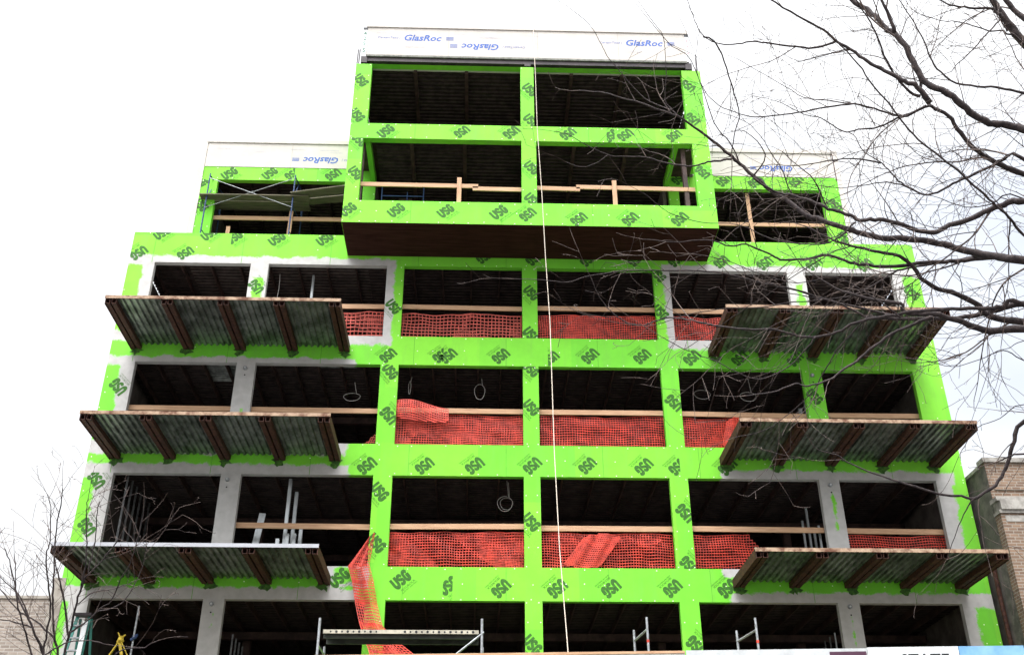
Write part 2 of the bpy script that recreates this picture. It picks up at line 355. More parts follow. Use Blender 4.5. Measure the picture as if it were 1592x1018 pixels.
def logos(mb, items, plane, rects, mi):
    for kind, u, v in items:
        p = at_y(u, v, plane); rc = rects
        cut = {'r': (p.x-.07, p.x+9), 'l': (p.x-9, p.x+.06), 't': (p.x-.13, p.x+.1)}.get(kind[1:])
        if cut: rc = [(max(r[0], cut[0]), min(r[1], cut[1]), r[2], r[3]) for r in rects if r[0] < cut[1] and r[1] > cut[0]]
        decal(mb, LOGO, p.x, p.z, ANG[kind[0]]+random.uniform(-3, 3), rc, plane-.003, mi, random.uniform(.88, .97))
def screws(mb, rects, y, mi, skip=lambda x, z: False):
    for r in rects:
        w, h = r[1]-r[0], r[3]-r[2]
        nx = max(1, round(w/.42)); nz = max(1, round(h/.42))
        for i in range(nx+1):
            for j in range(nz+1):
                if 0 < i < nx and 0 < j < nz and random.random() < .45: continue
                x = r[0]+.05+(w-.1)*i/nx+random.uniform(-.05, .05); z = r[2]+.04+(h-.08)*j/nz+random.uniform(-.02, .02)
                if skip(x, z) or random.random() < .25 or not (r[0]+.015 < x < r[1]-.015 and r[2]+.015 < z < r[3]-.015): continue
                q = .0125; mb.add([(x-q,y-.004,z-q),(x+q,y-.004,z-q),(x+q,y-.004,z+q),(x-q,y-.004,z+q)], [(0,1,2,3)], mi)
def seams(mb, rects, y, mi, step=2.44, off=0):
    for r in rects:
        if r[1]-r[0] > 1.5:
            x = math.ceil((r[0]-off)/step)*step+off
            while x < r[1]-.1:
                mb.add([(x,y-.002,r[2]),(x+.013,y-.002,r[2]),(x+.013,y-.002,r[3]),(x,y-.002,r[3])], [(0,1,2,3)], mi); x += step

# ------------------------------------------------------------------ setting
g = MB(); g.box(-150, 150, -150, 150, -.3, -.02); tag(g.build('ground', M_CONC), kind='structure')
g = MB(); g.box(-120, 120, -19.5, -7.2, -.015, 0.0); tag(g.build('road', M_ASPH), kind='structure')
g = MB(); g.box(-120, 120, -7.2, -.02, -.015, .13); g.box(-120, 120, -28.5, -19.5, -.015, .13); tag(g.build('sidewalk', M_CONC), kind='structure')
g = MB()
for i in range(-12, 12): g.box(i*5, i*5+3, -13.42, -13.30, .001, .005)
tag(g.build('road_marking', M_PAINTL), kind='structure')

# ------------------------------------------------------------------ main building
BLD = thing('apartment_building', 'unfinished concrete and steel apartment block clad in bright green sheathing boards', 'building')
holes = [(a, b, SILL[k], HEAD[k]) for k in 'ABCD' for a, b in BAYS] + [(a, b, 0.2, 4.6) for a, b in BAYS]
YB = .16
w = MB(); grid_wall(w, E0, E1, 0.13, TOP, holes, 0, YB)
bands = [(E0, E1, HEAD['A'], TOP), (E0, E1, HEAD['B'], SILL['A']), (E0, E1, HEAD['C'], SILL['B']), (E0, E1, HEAD['D'], SILL['C']), (E0, E1, 4.6, SILL['D'])]
piers = []
for k in 'ABCD':
    for a, b in ((E0, L0), (L1A, L1B), (P1A, P1B), (CA, CB), (Q1A, Q1B), (R1A, R1B), (R0, E1)): piers.append((a, b, SILL[k], HEAD[k]))
def in_grey(x, z):
    g_ = any(b[0]-.05 < x < b[1]+.05 and b[2]-.05 < z < b[3]+.05 for b in grey) and not any(b[0] < x < b[1] and b[2] < z < b[3] for b in isl)
    return g_
main_logos_band = [('U',252,362.8),('U',325.5,364),('Ur',364,369.6),('U',430.6,371.8),('U',505,371.8),('D',288.2,393.3),('D',215.8,393),
 ('D',753,399.7),('D',830.7,401.8),('D',914.5,403.8),('D',988,403.8),('D',1051,404.6),('D',1121.5,407),('D',1189,409),('D',1265,410),('D',1345,412),
 ('D',603.4,552.4),('Dl',686,552.4),('D',697,553),('D',778.6,553.4),('Dr',856,557),('D',917.5,553.4),('D',998.4,554),('D',1075.9,556),('D',1150,557),('D',1236,558),
 ('D',570.6,723.4),('D',660,723.4),('D',738,723.4),('D',827.6,723.4),('D',913.3,723.4),('D',1001,725),('Dl',1053.5,725.3),('D',1131,725),
 ('U',623,900.5),('Ut',697,910),('U',527,898),('D',779,914),('D',866.6,914),('D',950,914),('D',1045.7,914),('D',1131.4,914)]
main_logos_pier = [('W',611.5,476.7),('V',604.4,645.6),('W',607,577),('W',590,764),('W',585,843.7),
 ('W',826,455.6),('W',826,520.7),('W',825.4,574),('W',826,633.3),('W',825.7,811),('W',827.6,1001.8),
 ('W',1023,427.5),('W',1026.6,485.5),('V',1047.7,626),('V',1065,797),('V',1071,878),('V',1082.7,1003.7),
 ('V',183.8,601),('V',135,819),('V',150,745.5),('W',1266,616.6),('V',398,445.7),('W',1417.9,455.7)]
logos(w, main_logos_band, 0, bands, 1); logos(w, main_logos_pier, 0, piers, 1)
seams(w, bands, 0, 2, off=.7); screws(w, bands+piers, 0, 3, in_grey)
w.build('front_wall', [M_GREEN, M_LOGO, M_SEAM, M_SCREW], BLD)

# side, back walls and slabs
w = MB()
w.box(E0+.01, E0+.2, YB, 14, .13, 18.02); w.box(E1-.2, E1-.01, YB, 14, .13, 18.02); w.box(E0+.01, E1-.01, 14, 14.2, .13, 18.02)
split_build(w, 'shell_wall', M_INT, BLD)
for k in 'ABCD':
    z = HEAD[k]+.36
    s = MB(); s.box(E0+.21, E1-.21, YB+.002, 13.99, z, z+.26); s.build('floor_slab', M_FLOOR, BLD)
s = MB(); s.box(E0+.21, E1-.21, YB+.002, 13.99, 4.9, 5.15); s.build('floor_slab', M_FLOOR, BLD)
def corrug(mb, x0, x1, y0, y1, z, pitch=.15, h=.05, along='x', mi=0):
    """trapezoid steel decking whose flutes run along the given axis"""
    a0, a1 = (y0, y1) if along == 'x' else (x0, x1); prof = []
    a = a0; k = 0
    while a < a1:
        for f, hh in ((0, 0), (.38, 0), (.5, h), (.88, h)):
            if a+f*pitch <= a1: prof.append((a+f*pitch, z+hh))
        a += pitch
    for (p, pz), (q, qz) in zip(prof, prof[1:]):
        if along == 'x': mb.add([(x0,p,pz),(x1,p,pz),(x1,q,qz),(x0,q,qz)], [(0,1,2,3)], mi)
        else: mb.add([(p,y0,pz),(p,y1,pz),(q,y1,qz),(q,y0,qz)], [(0,1,2,3)], mi)
for k in 'ABCD':
    z = HEAD[k]+.30
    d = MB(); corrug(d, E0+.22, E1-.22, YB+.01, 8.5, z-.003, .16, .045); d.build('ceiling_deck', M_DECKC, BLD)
    j = MB(); x = E0+.5
    while x < E1-.3:
        j.box(x-.02, x+.02, YB+.02, 8.4, z-.16, z-.01); x += .61 if k in 'BD' else .81
    j.box(E0+.25, E1-.25, 3.6, 3.75, z-.36, z-.17); j.box(E0+.25, E1-.25, 6.8, 6.95, z-.36, z-.17)
    split_build(j, 'ceiling_joist', M_JOIST, BLD)
d = MB(); corrug(d, -7.4, -6.4, .3, 1.7, HEAD['B']+.27, .11, .03); d.build('reflected_light_sheet', M_GALV, BLD)  # paler sheet added where the ceiling deck catches reflected light
d = MB(); corrug(d, -4.3, -3.3, .3, .75, HEAD['B']+.27, .11, .03); d.build('reflected_light_sheet', M_GALV, BLD)  # second pale sheet, same reflected light put in as metal
# steel columns just inside and partition studs
c = MB()
for k in 'ABCD':
    z0, z1 = SILL[k]-.1, HEAD[k]+.12
    for x in (E0+.45, (L1A+L1B)/2, (P1A+P1B)/2, (CA+CB)/2, (Q1A+Q1B)/2, (R1A+R1B)/2, E1-.45):
        for y in (4.2, 8.0):
            c = MB(); c.box(x-.1, x+.1, y-.1, y-.08, z0, z1); c.box(x-.1, x+.1, y+.08, y+.1, z0, z1); c.box(x-.01, x+.01, y-.08, y+.08, z0, z1)
            c.build('steel_column', M_JOIST, BLD)
def stud(x, y, z0, z1, w=.092, d=.04, face='y', m_=None):
    s = MB(); t = .004
    if face == 'y': s.box(x-d/2, x+d/2, y, y+t, z0, z1); s.box(x-d/2, x-d/2+t, y+t, y+w, z0, z1); s.box(x-d/2, x+d/2, y+w, y+w+t, z0, z1)
    else: s.box(x, x+t, y-d/2, y+d/2, z0, z1); s.box(x+t, x+w, y-d/2, y-d/2+t, z0, z1)
    return s.build('steel_stud', m_ or M_STUD, BLD)
zc0, zc1 = SILL['C']-.05, HEAD['C']+.1
for x, y, zt in ((-4.72, .55, zc1), (-4.58, .8, zc1-.25), (-4.86, .4, zc0+.85), (-4.64, .45, zc0+1.0), (-4.5, .6, zc0+1.05), (-4.4, .9, zc0+1.3)): stud(x, y, zc0, zt, d=.08)
for y, zt in ((.42, zc0+1.3), (.8, zc0+1.25), (1.2, zc1-.4), (1.65, zc1-.6), (2.1, zc0+1.2)): stud(8.5, y, zc0, zt, face='x', w=.05, d=.05)
for y in (.5, 1.0, 1.5): stud(8.66, y, SILL['B']-.05, SILL['B']+1.6, face='x', d=.05)
stud(-4.72, .7, SILL['A']-.05, HEAD['A']+.1, d=.06)
for y in (.4, .8, 1.2, 1.6, 2.0, 2.4): stud(-8.75, y, zc0, zc1, face='x', w=.05, d=.045, m_=M_STUDD)
for y in (.5, .9, 1.3, 1.7): stud(-5.68, y, SILL['D'], SILL['D']+1.6, face='x', w=.04, d=.04, m_=M_STUDD)
for y in (.4, .8, 1.2): stud(8.5, y, SILL['D'], HEAD['D']-.6, face='x', w=.03, d=.03, m_=M_STUDD if y > .5 else None)
s = MB(); s.bar((-5.35, .7, 10.75), (-5.5, .6, 9.2), .16, .04); s.build('steel_stud', M_STUD, BLD)
def loop(cx, y, cz, rx, rz, tail=.4):
    m_ = MB(); pts = [(cx+rx*math.cos(R(a))*(1+.06*math.sin(3*R(a))), y+.05*math.sin(R(a)), cz+rz*math.sin(R(a))) for a in range(60, 425, 20)]
    pts = [(cx+.05, y, cz+tail+rz)]+pts; m_.tube(pts, .008, 4); return m_.build('hanging_cable', M_WIRE, BLD)
loop(-3.38, .8, 14.05, .22, .14, .3); loop(0.02, .8, 14.25, .14, .25, .15); loop(.7, .8, 11.1, .19, .22); loop(.74, .85, 11.12, .16, .18); loop(-1.85, .7, 14.3, .03, .22, .1); loop(6.05, .9, 14.3, .22, .16); loop(7.3, .9, 14.25, .22, .16)
m_ = MB(); m_.tube([(-5.62+.02*math.sin(i), .5, 17.7-i*.25) for i in range(10)], .008, 4); m_.build('hanging_cable', M_WIRE, BLD)
# junction boxes on piers
for u, v in ((381.5, 572.5), (353.5, 745.5), (329, 938.5), (1262.5, 584), (1290.5, 754), (1321, 943)):
    p = at_y(u, v, 0); b = MB()
    b.tube([(p.x, -.003, p.z), (p.x, -.05, p.z)], .052, 12); b.tube([(p.x, -.051, p.z), (p.x, -.07, p.z)], .022, 8, 1); b.tube([(p.x+.005, -.003, p.z-.19), (p.x+.005, -.006, p.z-.19)], .02, 8, 2)
    b.build('junction_box', [M_GALVP, M_BOARDW, M_BLACK], BLD)

# ---- projecting top box
XB0, XB1, YF = -3.71, 6.37, -1.6
S1, H1, S2, H2 = 18.75, 20.90, 21.43, 23.66
Z0 = 18.03
bh = [(-3.32, 1.09, S1, H1), (1.50, 5.90, S1, H1), (-3.25, 1.08, S2, H2), (1.46, 5.82, S2, H2)]
b = MB(); grid_wall(b, XB0, XB1, Z0, H2+.0001, bh, YF, YF+.2)
br = [(XB0, XB1, Z0, S1), (XB0, XB1, H1, S2)]
bp_ = [(XB0, -3.32, S1, H1), (1.09, 1.5, S1, H1), (5.9, XB1, S1, H1), (XB0, -3.25, S2, H2), (1.08, 1.46, S2, H2), (5.82, XB1, S2, H2)]
logos(b, [('U',600,204),('D',718,205),('D',795,206),('D',883,208),('Dt',950,211),('D',972,210),('D',1048,211),
 ('U',541,326),('U',616,327),('U',693,328),('U',775.6,330),('D',820.5,333.5),('D',900,340.5),('D',980,340.5),('D',1057,340.5)], YF, br, 1)
logos(b, [('W',561,125),('W',555,179),('W',553,269),('W',559,218),('W',824,140),('W',826,188),('W',826.5,261),('W',827.7,311),('V',1069.6,134),('V',1076.6,185),('V',1092,268)], YF, bp_, 1)
seams(b, br, YF, 2, off=-1.9); screws(b, br+bp_, YF, 3)
# thin side returns at the bottom and upper side beams set in from the frame
b.box(XB0, XB0+.12, YF+.2, -.002, Z0, S1); b.box(XB1-.12, XB1, YF+.2, -.002, Z0, S1)
b.build('projecting_frame', [M_GREEN2, M_LOGO, M_SEAM, M_SCREW], BLD)
b = MB()
for x0, x1 in ((-3.28, -3.14), (5.40, 5.54)):
    b.box(x0, x1, YF+.2, .40, H1, S2-.28)
    b.box(x0, x1, YF+.2, .44, Z0+.3, S1-.1)
split_build(b, 'side_beam', M_GREEN2, BLD)
b = MB(); b.box(XB0+.02, XB0+.14, YF+.2, .4, S2-.02, H2); b.box(XB1-.14, XB1-.02, YF+.2, .4, S2-.02, H2)
split_build(b, 'side_wall', M_GREEN2, BLD)
b = MB(); b.box(XB0+.12, XB1-.12, YF+.2, -.002, Z0+.02, Z0+.3); b.box(XB0, XB1, .17, 8, Z0+.02, Z0+.3); b.build('bay_floor', M_JOIST, BLD)
b = MB(); b.box(-3.13, 5.4, YF+.2, 8, S2-.27, S2-.1); b.build('floor_slab', M_JOIST, BLD)
b = MB(); b.box(XB0+.14, XB1-.14, YF+.205, 8, H2+.12, H2+.2); b.build('roof_slab', M_JOIST, BLD)
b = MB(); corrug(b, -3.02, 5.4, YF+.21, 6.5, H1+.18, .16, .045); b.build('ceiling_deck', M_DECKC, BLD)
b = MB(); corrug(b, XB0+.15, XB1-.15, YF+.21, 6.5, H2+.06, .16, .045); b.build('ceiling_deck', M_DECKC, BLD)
b = MB()
for x in (5.60, ):
    b.box(x, x+.12, YF+.22, YF+.36, S1-.4, S2-.1)
for x in (-3.36, ): b.box(x, x+.08, YF+.22, YF+.34, S1-.4, S2-.1)
for x in (-2.0, -.5, 1.2, 2.6, 4.1):
    b.box(x-.05, x+.05, YF+.25, 6, H1+.05, H1+.17); b.box(x-.05, x+.05, YF+.25, 6, H2-.07, H2+.05)
split_build(b, 'steel_member', M_JOIST, BLD)
for i in range(9): stud(-2.6+i*.93, 2.2, S1-.3, H1-.2, d=.03, m_=M_STUDD)
b = MB(); b.box(-3.0, 5.4, 3.6, 3.7, Z0+.3, S2-.3); b.box(-3.26, -3.14, .6, 8, Z0+.3, S2-.1); b.box(5.4, 5.5, .6, 8, Z0+.3, S2-.1); b.box(XB0+.15, XB1-.15, 3.6, 3.7, S2+.01, H2+.1); b.box(XB0+.05, XB0+.14, .41, 8, S2-.1, H2+.1); b.box(XB1-.14, XB1-.05, .41, 8, S2-.1, H2+.1); split_build(b, 'inner_wall', M_INT, BLD)
b = MB(); b.box(XB0+.15, XB1-.15, YF+.21, 3.59, S2-.09, S2-.02); b.build('upper_floor', M_JOIST, BLD)
# soffit joist plates under the box
b = MB(); b.box(XB0+.01, XB1-.01, YF+.005, -.003, Z0-.012, Z0-.002)
for i in range(9): x = XB0+.6+i*1.15; b.box(x, x+.012, YF+.02, -.01, Z0-.02, Z0-.0125)
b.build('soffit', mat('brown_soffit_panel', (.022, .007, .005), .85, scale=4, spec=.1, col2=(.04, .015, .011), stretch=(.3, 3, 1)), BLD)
# roof beam, gap and white parapet boards over the box
b = MB(); b.box(XB0+.08, XB1-.08, YF+.12, YF+.3, H2+.03, H2+.06, 1)
b.box(XB0+.25, XB1-.25, YF+.02, YF+.16, 23.80, 23.95)
b.box(XB0+.12, XB0+.3, YF+.0, YF+.2, 23.72, 23.96); b.box(XB1-.42, XB1-.22, YF+.0, YF+.2, 23.72, 23.96); b.box(1.2, 1.38, YF+.01, YF+.15, H2+.06, 23.80)
split_build(b, 'roof_beam', [M_DARKST, M_WHITE], BLD)
b = MB(); b.box(XB0+.28, XB1-.36, YF-.02, YF+.12, 23.955, 24.02, 0); b.build('beam_flange', mat('dusty_beam_flange', (.16, .16, .14), .8, var=.25, scale=9), BLD)
GL = text_tris('GlasRoc', .33, .25, 1.0, .008); CT = text_tris('CertainTeed |', .12, .2); FN = text_tris('EXTERIOR SHEATHING', .055, .1); BL = text_tris('F R M', .1)
def white_board(name, x0, x1, z0, z1, y, marks, seamx, capz, parent=BLD):
    b = MB(); b.box(x0, x1, y, y+.1, z0, z1)
    b.box(x0-.03, x1+.03, y-.03, y+.14, z1+.003, capz)
    rc = [(x0, x1, z0, z1)]
    for u, v, inv, s in marks:
        p = at_y(u, v, y); a = 180 if inv else 0
        decal(b, GL, p.x, p.z, a, rc, y-.003, 1, s)
        sg = -1 if inv else 1
        decal(b, CT, p.x-sg*.98*s, p.z-.0*s, a, rc, y-.003, 1, s); 
        for q in (-.05, 0, .05):
            b.box(p.x+sg*.82*s-.1*s, p.x+sg*.82*s+.12*s, y-.003, y-.001, p.z+q*s-.012, p.z+q*s+.012, 1)
        decal(b, FN, p.x-sg*.2, p.z+sg*-.36, a, rc, y-.003, 2, 1)
    for x in seamx: b.box(x, x+.008, y-.0025, y-.001, z0, z1, 3)
    for i in range(int((x1-x0)/1.1)):
        xx = x0+.5+i*1.1; decal(b, FN, xx, z1-.22-.1*(i % 2), 0, rc, y-.003, 2, .8)
    return b.build(name, [M_WHITE, M_BLUE, M_BLUEL, mat('board_gap', (.32, .28, .25))], parent)
white_board('parapet_board', XB0+.25, XB1-.28, 24.03, 25.12, YF, [(656, 60, False, 1), (748, 73, True, 1), (1000, 68, False, 1)], (-1.05, 1.6, 4.0), 25.26)
def corner_strip(x, marks, ink, name='corner_flashing'):
    b = MB(); b.box(x, x+.13, YF-.012, YF-.004, 24.0, 25.0); b.box(x, x+.13, YF-.013, YF-.004, 25.003, 25.1, 1)
    for s_, z, sz in marks:
        decal(b, text_tris(s_, sz), x+.065, z, 0, [(x, x+.13, 24, 25)], YF-.0155, 2)
    return b.build(name, [M_BOARDW, M_BLACK, ink], BLD)
corner_strip(XB0+.12, [('4', 24.86, .2), ('2', 24.66, .2), ('5', 24.45, .2), ('S', 24.18, .22)], mat('dark_green_print', (.03, .16, .09)))
corner_strip(XB1-.36, [('S', 24.85, .13), ('r', 24.6, .16), ('o', 24.35, .14)], mat('dull_red_print', (.35, .12, .16)))
b = MB()
for x in (XB0+.05, XB0+.0, XB1-.05): b.tube([(x, YF+.1, H2), (x+.01, YF+.1, 24.45-.2*abs(x) % .3)], .018, 5)
split_build(b, 'rebar', M_DARKST, BLD)

# ---- set-back wings
YW = .45
wz1 = 21.40
for side in (0, 1):
    if side == 0: x0, x1, hx0, hx1 = -8.25, -3.14, -7.77, -3.5
    else: x0, x1, hx0, hx1 = 5.56, 10.72, 5.86, 10.17
    b = MB(); hs = [(hx0, hx1, 18.4, 20.93)]
    grid_wall(b, x0, x1, 18.06, wz1, hs, YW, YW+.16)
    rc = [(x0, x1, 20.93, wz1)]; rp = [(x0, hx0, 18.4, 20.93), (hx1, x1, 18.4, 20.93)]
    if side == 0:
        logos(b, [('U',356.8,269.8),('U',419.7,269.8),('Dl',455,270.7),('D',518,271.7)], YW, rc, 1); logos(b, [('W',312.6,319),('W',313,280)], YW, rp, 1)
    else:
        logos(b, [('D',1056,278),('D',1125,280.7),('D',1175,283),('D',1237.6,282.4)], YW, rc, 1); logos(b, [('V',1314,371),('V',1298,319)], YW, rp, 1)
    seams(b, rc, YW, 2); screws(b, rc+rp, YW, 3)
    b.build('wing_wall', [M_GREEN2, M_LOGO, M_SEAM, M_SCREW], BLD)
    b = MB(); xa, xb = (x0, -3.2) if side == 0 else (5.56, x1)
    b.box(xa+.02, xb, YW+.17, 8, wz1-.25, wz1-.05); b.box(xa+.02, xb, 7.9, 8, 18.1, wz1-.3); o_ = (x0+.02) if side == 0 else (x1-.12); b.box(o_, o_+.1, YW+.17, 7.8, 18.1, wz1-.26)
    b.box(xa+.02, xb, YB+.01, 8, 18.03, 18.055)
    split_build(b, 'wing_shell', M_INT, BLD)
    b = MB(); corrug(b, xa+.15, xb, YW+.17, 6, 21.08, .16, .045); 
    for i in range(6): b.box(xa+.6+i*.75, xa+.64+i*.75, YW+.18, 6, 20.98, 21.08)
    b.build('ceiling_deck', M_DECKC, BLD)
    if side == 0: white_board('parapet_board', x0+.03, -3.2, wz1+.005, 22.30, YW-.01, [(500, 249, True, .95)], (-5.7,), 22.44)
    else: white_board('parapet_board', 5.56, x1-.06, wz1+.005, 22.30, YW-.01, [(1208, 262, True, .9)], (8.2,), 22.44)
    b = MB()
    if side == 0: b.box(x0-.16, x0+.02, YW-.025, YW-.012, 18.75, 22.5); b.box(x0-.16, x0-.02, YW-.01, YW+.2, 18.75, 22.48)
    else: b.box(x1-.05, x1-.03, YW-.03, YW-.011, wz1-.1, 22.4, 1); b.box(x1-.025, x1+.12, YW-.025, YW-.01, 18.75, 22.42)
    b.build('corner_strip', [M_WHITE, M_RUST], BLD)

# ---- steel balconies
def balcony(x0, x1, z, fascia_mat, lab):
    f = MB()  # front and end channels
    f.box(x0-.02, x1+.02, -2.36, -2.34, z+.13, z+.215); f.box(x0-.02, x1+.02, -2.339, -2.28, z+.2, z+.215)
    fo = f.build('balcony', [fascia_mat], BLD); fo['label'] = lab
    d = MB(); corrug(d, x0+.02, x1-.02, -2.33, -.004, z+.135, .155, .05, 'y'); d.box(x0+.02, x1-.02, -2.33, -.004, z+.187, z+.198)
    d.build('deck', M_GALV, fo)
    n = 5; a0 = x0+.13; a1 = x1-.13
    for i in range(n):
        x = a0+(a1-a0)*i/(n-1); bm = MB()
        for sx in (-.075, .075):
            c = x+sx; t = .008; hw = .055
            bm.box(c-hw, c+hw, -2.335, -.003, z, z+t); bm.box(c-hw, c-hw+t, -2.335, -.003, z+t, z+.12); bm.box(c+hw-t, c+hw, -2.335, -.003, z+t, z+.12); bm.box(c-hw+t, c+hw-t, -2.335, -.003, z+.112, z+.12)
        if i in (0, n-1):
            s = -1 if i == 0 else 1; bm.box(x+s*.134-.006, x+s*.134+.006, -2.335, -.003, z-.02, z+.2)
        bm.build('beam', M_RUST, fo)
    pm = MB()
    for i in range(n):
        x = a0+(a1-a0)*i/(n-1)+random.uniform(-.04, .04)
        pts = [(x+.2*random.uniform(.35, 1.1)*math.cos(a*math.pi/7), z-.04+.15*random.uniform(.35, 1.15)*math.sin(a*math.pi/7)) for a in range(14)]
        pm.add([(p[0], -.006, p[1]) for p in pts], [tuple(range(14))[::-1]])
    split_build(pm, 'shaded_smear', M_SMEAR, fo)  # smears with the balcony's shade mixed into their green
    return fo
for z, n in ((14.98, 'topmost'), (11.88, 'middle'), (8.76, 'lowest')):
    fl = M_ALU if z < 9 else M_RUST2
    balcony(-9.13, -3.44, z, fl, '%s left balcony, %s front edge over corrugated deck' % (n, 'bright metal' if z < 9 else 'rusty pale'))
    balcony(6.12, 11.72, z, M_RUST2, '%s right balcony, rusty front edge over corrugated deck' % n)

# ------------------------------------------------------------------ guard rails
BN = ['leftmost', 'second', 'third', 'fourth', 'fifth', 'rightmost']
RN = {'A': 'first row below the projecting box', 'B': 'second row below the box', 'C': 'third row below the box'}
def rail(x0, x1, z0, h, lab, y=.19, post=None, tilt=0, grp='wooden guard rails across the openings'):
    t = thing('guard_rail', lab, 'guard rail', group=grp)
    r = MB(); r.bar((x0-.25, y+.02, z0+h/2-tilt), (x1+.25, y+.02, z0+h/2+tilt), .04, h); r.build('rail_board', M_WOOD, t)
    if post:
        for px, pz0, pz1 in post:
            p = MB(); p.bar((px, y-.025, pz0), (px+random.uniform(-.03, .03), y-.025, pz1), .11, .04, up=(0,1,0)); p.build('post', M_WOODV, t)
    return t
for k, bays in (('A', range(6)), ('B', range(6)), ('C', range(1, 6))):
    for i in bays:
        zr = {'A': 16.44, 'B': 13.32, 'C': 10.20}[k]
        rail(BAYS[i][0], BAYS[i][1], zr+random.uniform(-.02, .02), .135, 'pine guard rail across the %s opening, %s' % (BN[i], RN[k]), tilt=random.uniform(-.02, .02))
def box_rail(parts, posts, lab):
    t = thing('guard_rail', lab, 'guard rail', group='wooden guard rails across the openings')
    for x0, x1, z0, z1 in parts:
        r = MB(); r.bar((x0, YF+.225, z0), (x1, YF+.225, z1), .04, .13); r.build('rail_board', M_WOOD, t)
    for x in posts:
        p = MB(); p.bar((x, YF+.18, S1-.3), (x, YF+.18, 19.7), .12, .04, up=(0,1,0)); p.build('post', M_WOODV, t)
box_rail([(-3.35, -.1, 19.46, 19.45), (-.25, 1.2, 19.37, 19.36)], [-.62], 'pine rail with short upright post in left lower opening of the projecting box')
box_rail([(1.45, 2.7, 19.43, 19.41), (2.6, 5.93, 19.49, 19.47)], [3.65], 'pine rail with short upright post in right lower opening of the projecting box')
rail(-7.7, -3.6, 19.64, .135, 'pine rail and post behind the scaffold in the left set-back opening', y=YW+.2, post=[(-5.55, 18.3, 19.95), (-7.3, 18.3, 19.37)])
rail(5.9, 10.1, 19.73, .12, 'pine rail crossed by a tall post in the right set-back opening', y=YW+.2, post=[(7.95, 18.3, 20.9)])

# ------------------------------------------------------------------ safety nets
def net(name, S_uv, w, h, lab, mat_=None, cell=.072, th=.0085, cuts=None, grp='orange safety nets'):
    """real strands along a surface S_uv(u in 0..w, v in 0..h)"""
    m_ = MB(); nu, nv = int(w/cell), int(h/cell); 
    def P(u, v): return Vector(S_uv(u, v))
    def strand(pts, wd):
        vs = []; fs = []
        for i, p in enumerate(pts):
            d = (pts[min(i+1, len(pts)-1)]-pts[max(i-1, 0)]).normalized(); n_ = Vector((0,-1,0)); s = d.cross(n_)
            s = s.normalized()*wd if s.length > 1e-5 else Vector((wd,0,0))
            vs += [p-s, p+s]
        o = [(2*i, 2*i+1, 2*i+3, 2*i+2) for i in range(len(pts)-1)]; m_.add(vs, o)
    ok = cuts or (lambda u, v: True)
    for i in range(nu+1):
        run = []
        for j in range(nv+1):
            u, v = i*cell, j*cell
            if ok(u, v): run.append(P(u, v))
            else:
                if len(run) > 1: strand(run, th*.8)
                run = []
        if len(run) > 1: strand(run, th*.8)
    for j in range(nv+1):
        run = []
        for i in range(nu+1):
            u, v = i*cell, j*cell
            if ok(u, v): run.append(P(u, v)+Vector((0, -.003, 0)))
            else:
                if len(run) > 1: strand(run, th*1.15)
                run = []
        if len(run) > 1: strand(run, th*1.15)
    o = m_.build(name, mat_ or M_NET)
    md = o.modifiers.new('thick', 'SOLIDIFY'); md.thickness = .003; md.offset = 0
    return tag(o, lab, 'safety net', grp)
def flat_net(x0, x1, z0, h, seed, amp=.024, y=.26, sag=.02):
    def f(u, v):
        n1 = noise.noise(Vector((u*1.1, v*2.2, seed))); n2 = noise.noise(Vector((u*2.6, v*2.0, seed+9)))
        return (x0+u+.03*n2, y+amp*2*n1+.035*noise.noise(Vector((u*3+v*4, v*1.5-u*2, seed+4)))+.012*math.sin(u*9+v*5+seed)*1, z0+v+sag*math.sin(u*3+seed)*v/h*1.2+.02*n2)
    return f
def gone_right(x): return lambda u, v: u < x - .25*math.sin(v*3) + .12*math.sin(v*11)
def add_net(k, i, lab, w=None, mat_=None, cell=.066, cuts=None, double=False, th=.008):
    x0, x1 = BAYS[i]; x0 -= .06; W_ = (w or (x1-x0+.06)); h = {'A': .97, 'B': 1.0, 'C': 1.03}[k]; z0 = SILL[k]-.06
    o = net('safety_net', flat_net(x0, x1, z0, h, i*3+ord(k)), W_, h, lab, mat_, cell, th, cuts)
    if double:
        m2 = net('second_layer', flat_net(x0+.03, x1, z0+.02, h-.03, i*7+ord(k), .06, .33), W_-.03, h-.03, lab, mat_, cell, th, lambda u, v: (not cuts or cuts(u, v)) and noise.noise(Vector((u*.8+v*.6, v*.7, i*5.1+ord(k)))) > -.08)
        for key in ('label', 'category', 'group'): del m2[key]
        m2.parent = o
    return o
add_net('A', 0, 'red net in the leftmost opening of the upper row, hidden by the balcony', w=1.6)
add_net('A', 1, 'coarse faded red net right of the topmost left balcony', mat_=M_NETD, cell=.115, double=True, th=.013)
add_net('A', 2, 'coarse faded red net in the third opening of the upper row', mat_=M_NETD, cell=.1, double=True, th=.014)
add_net('A', 3, 'red net in the fourth opening of the upper row, under the pine rail', double=True)
add_net('A', 4, 'red net left of the topmost right balcony')
add_net('B', 2, 'red net in the third opening of the second row, below the folded loose net', double=True)
add_net('B', 3, 'red net with a torn pale right end in the fourth opening of the second row', double=False)
add_net('B', 4, 'bright orange net ending part way across the fifth opening of the second row', w=2.0, cuts=gone_right(2.05), double=True)
add_net('C', 2, 'red net filling the third opening of the third row', double=True)
add_net('C', 3, 'orange net with diagonal folds in the fourth opening of the third row', double=True)
add_net('C', 4, 'red net with a slanting cut right edge in the fifth opening of the third row', w=2.3, cuts=lambda u, v: u < 2.25-.75*(v/1.03))
add_net('C', 5, 'red net in the rightmost opening of the third row above the lowest balcony', double=False)
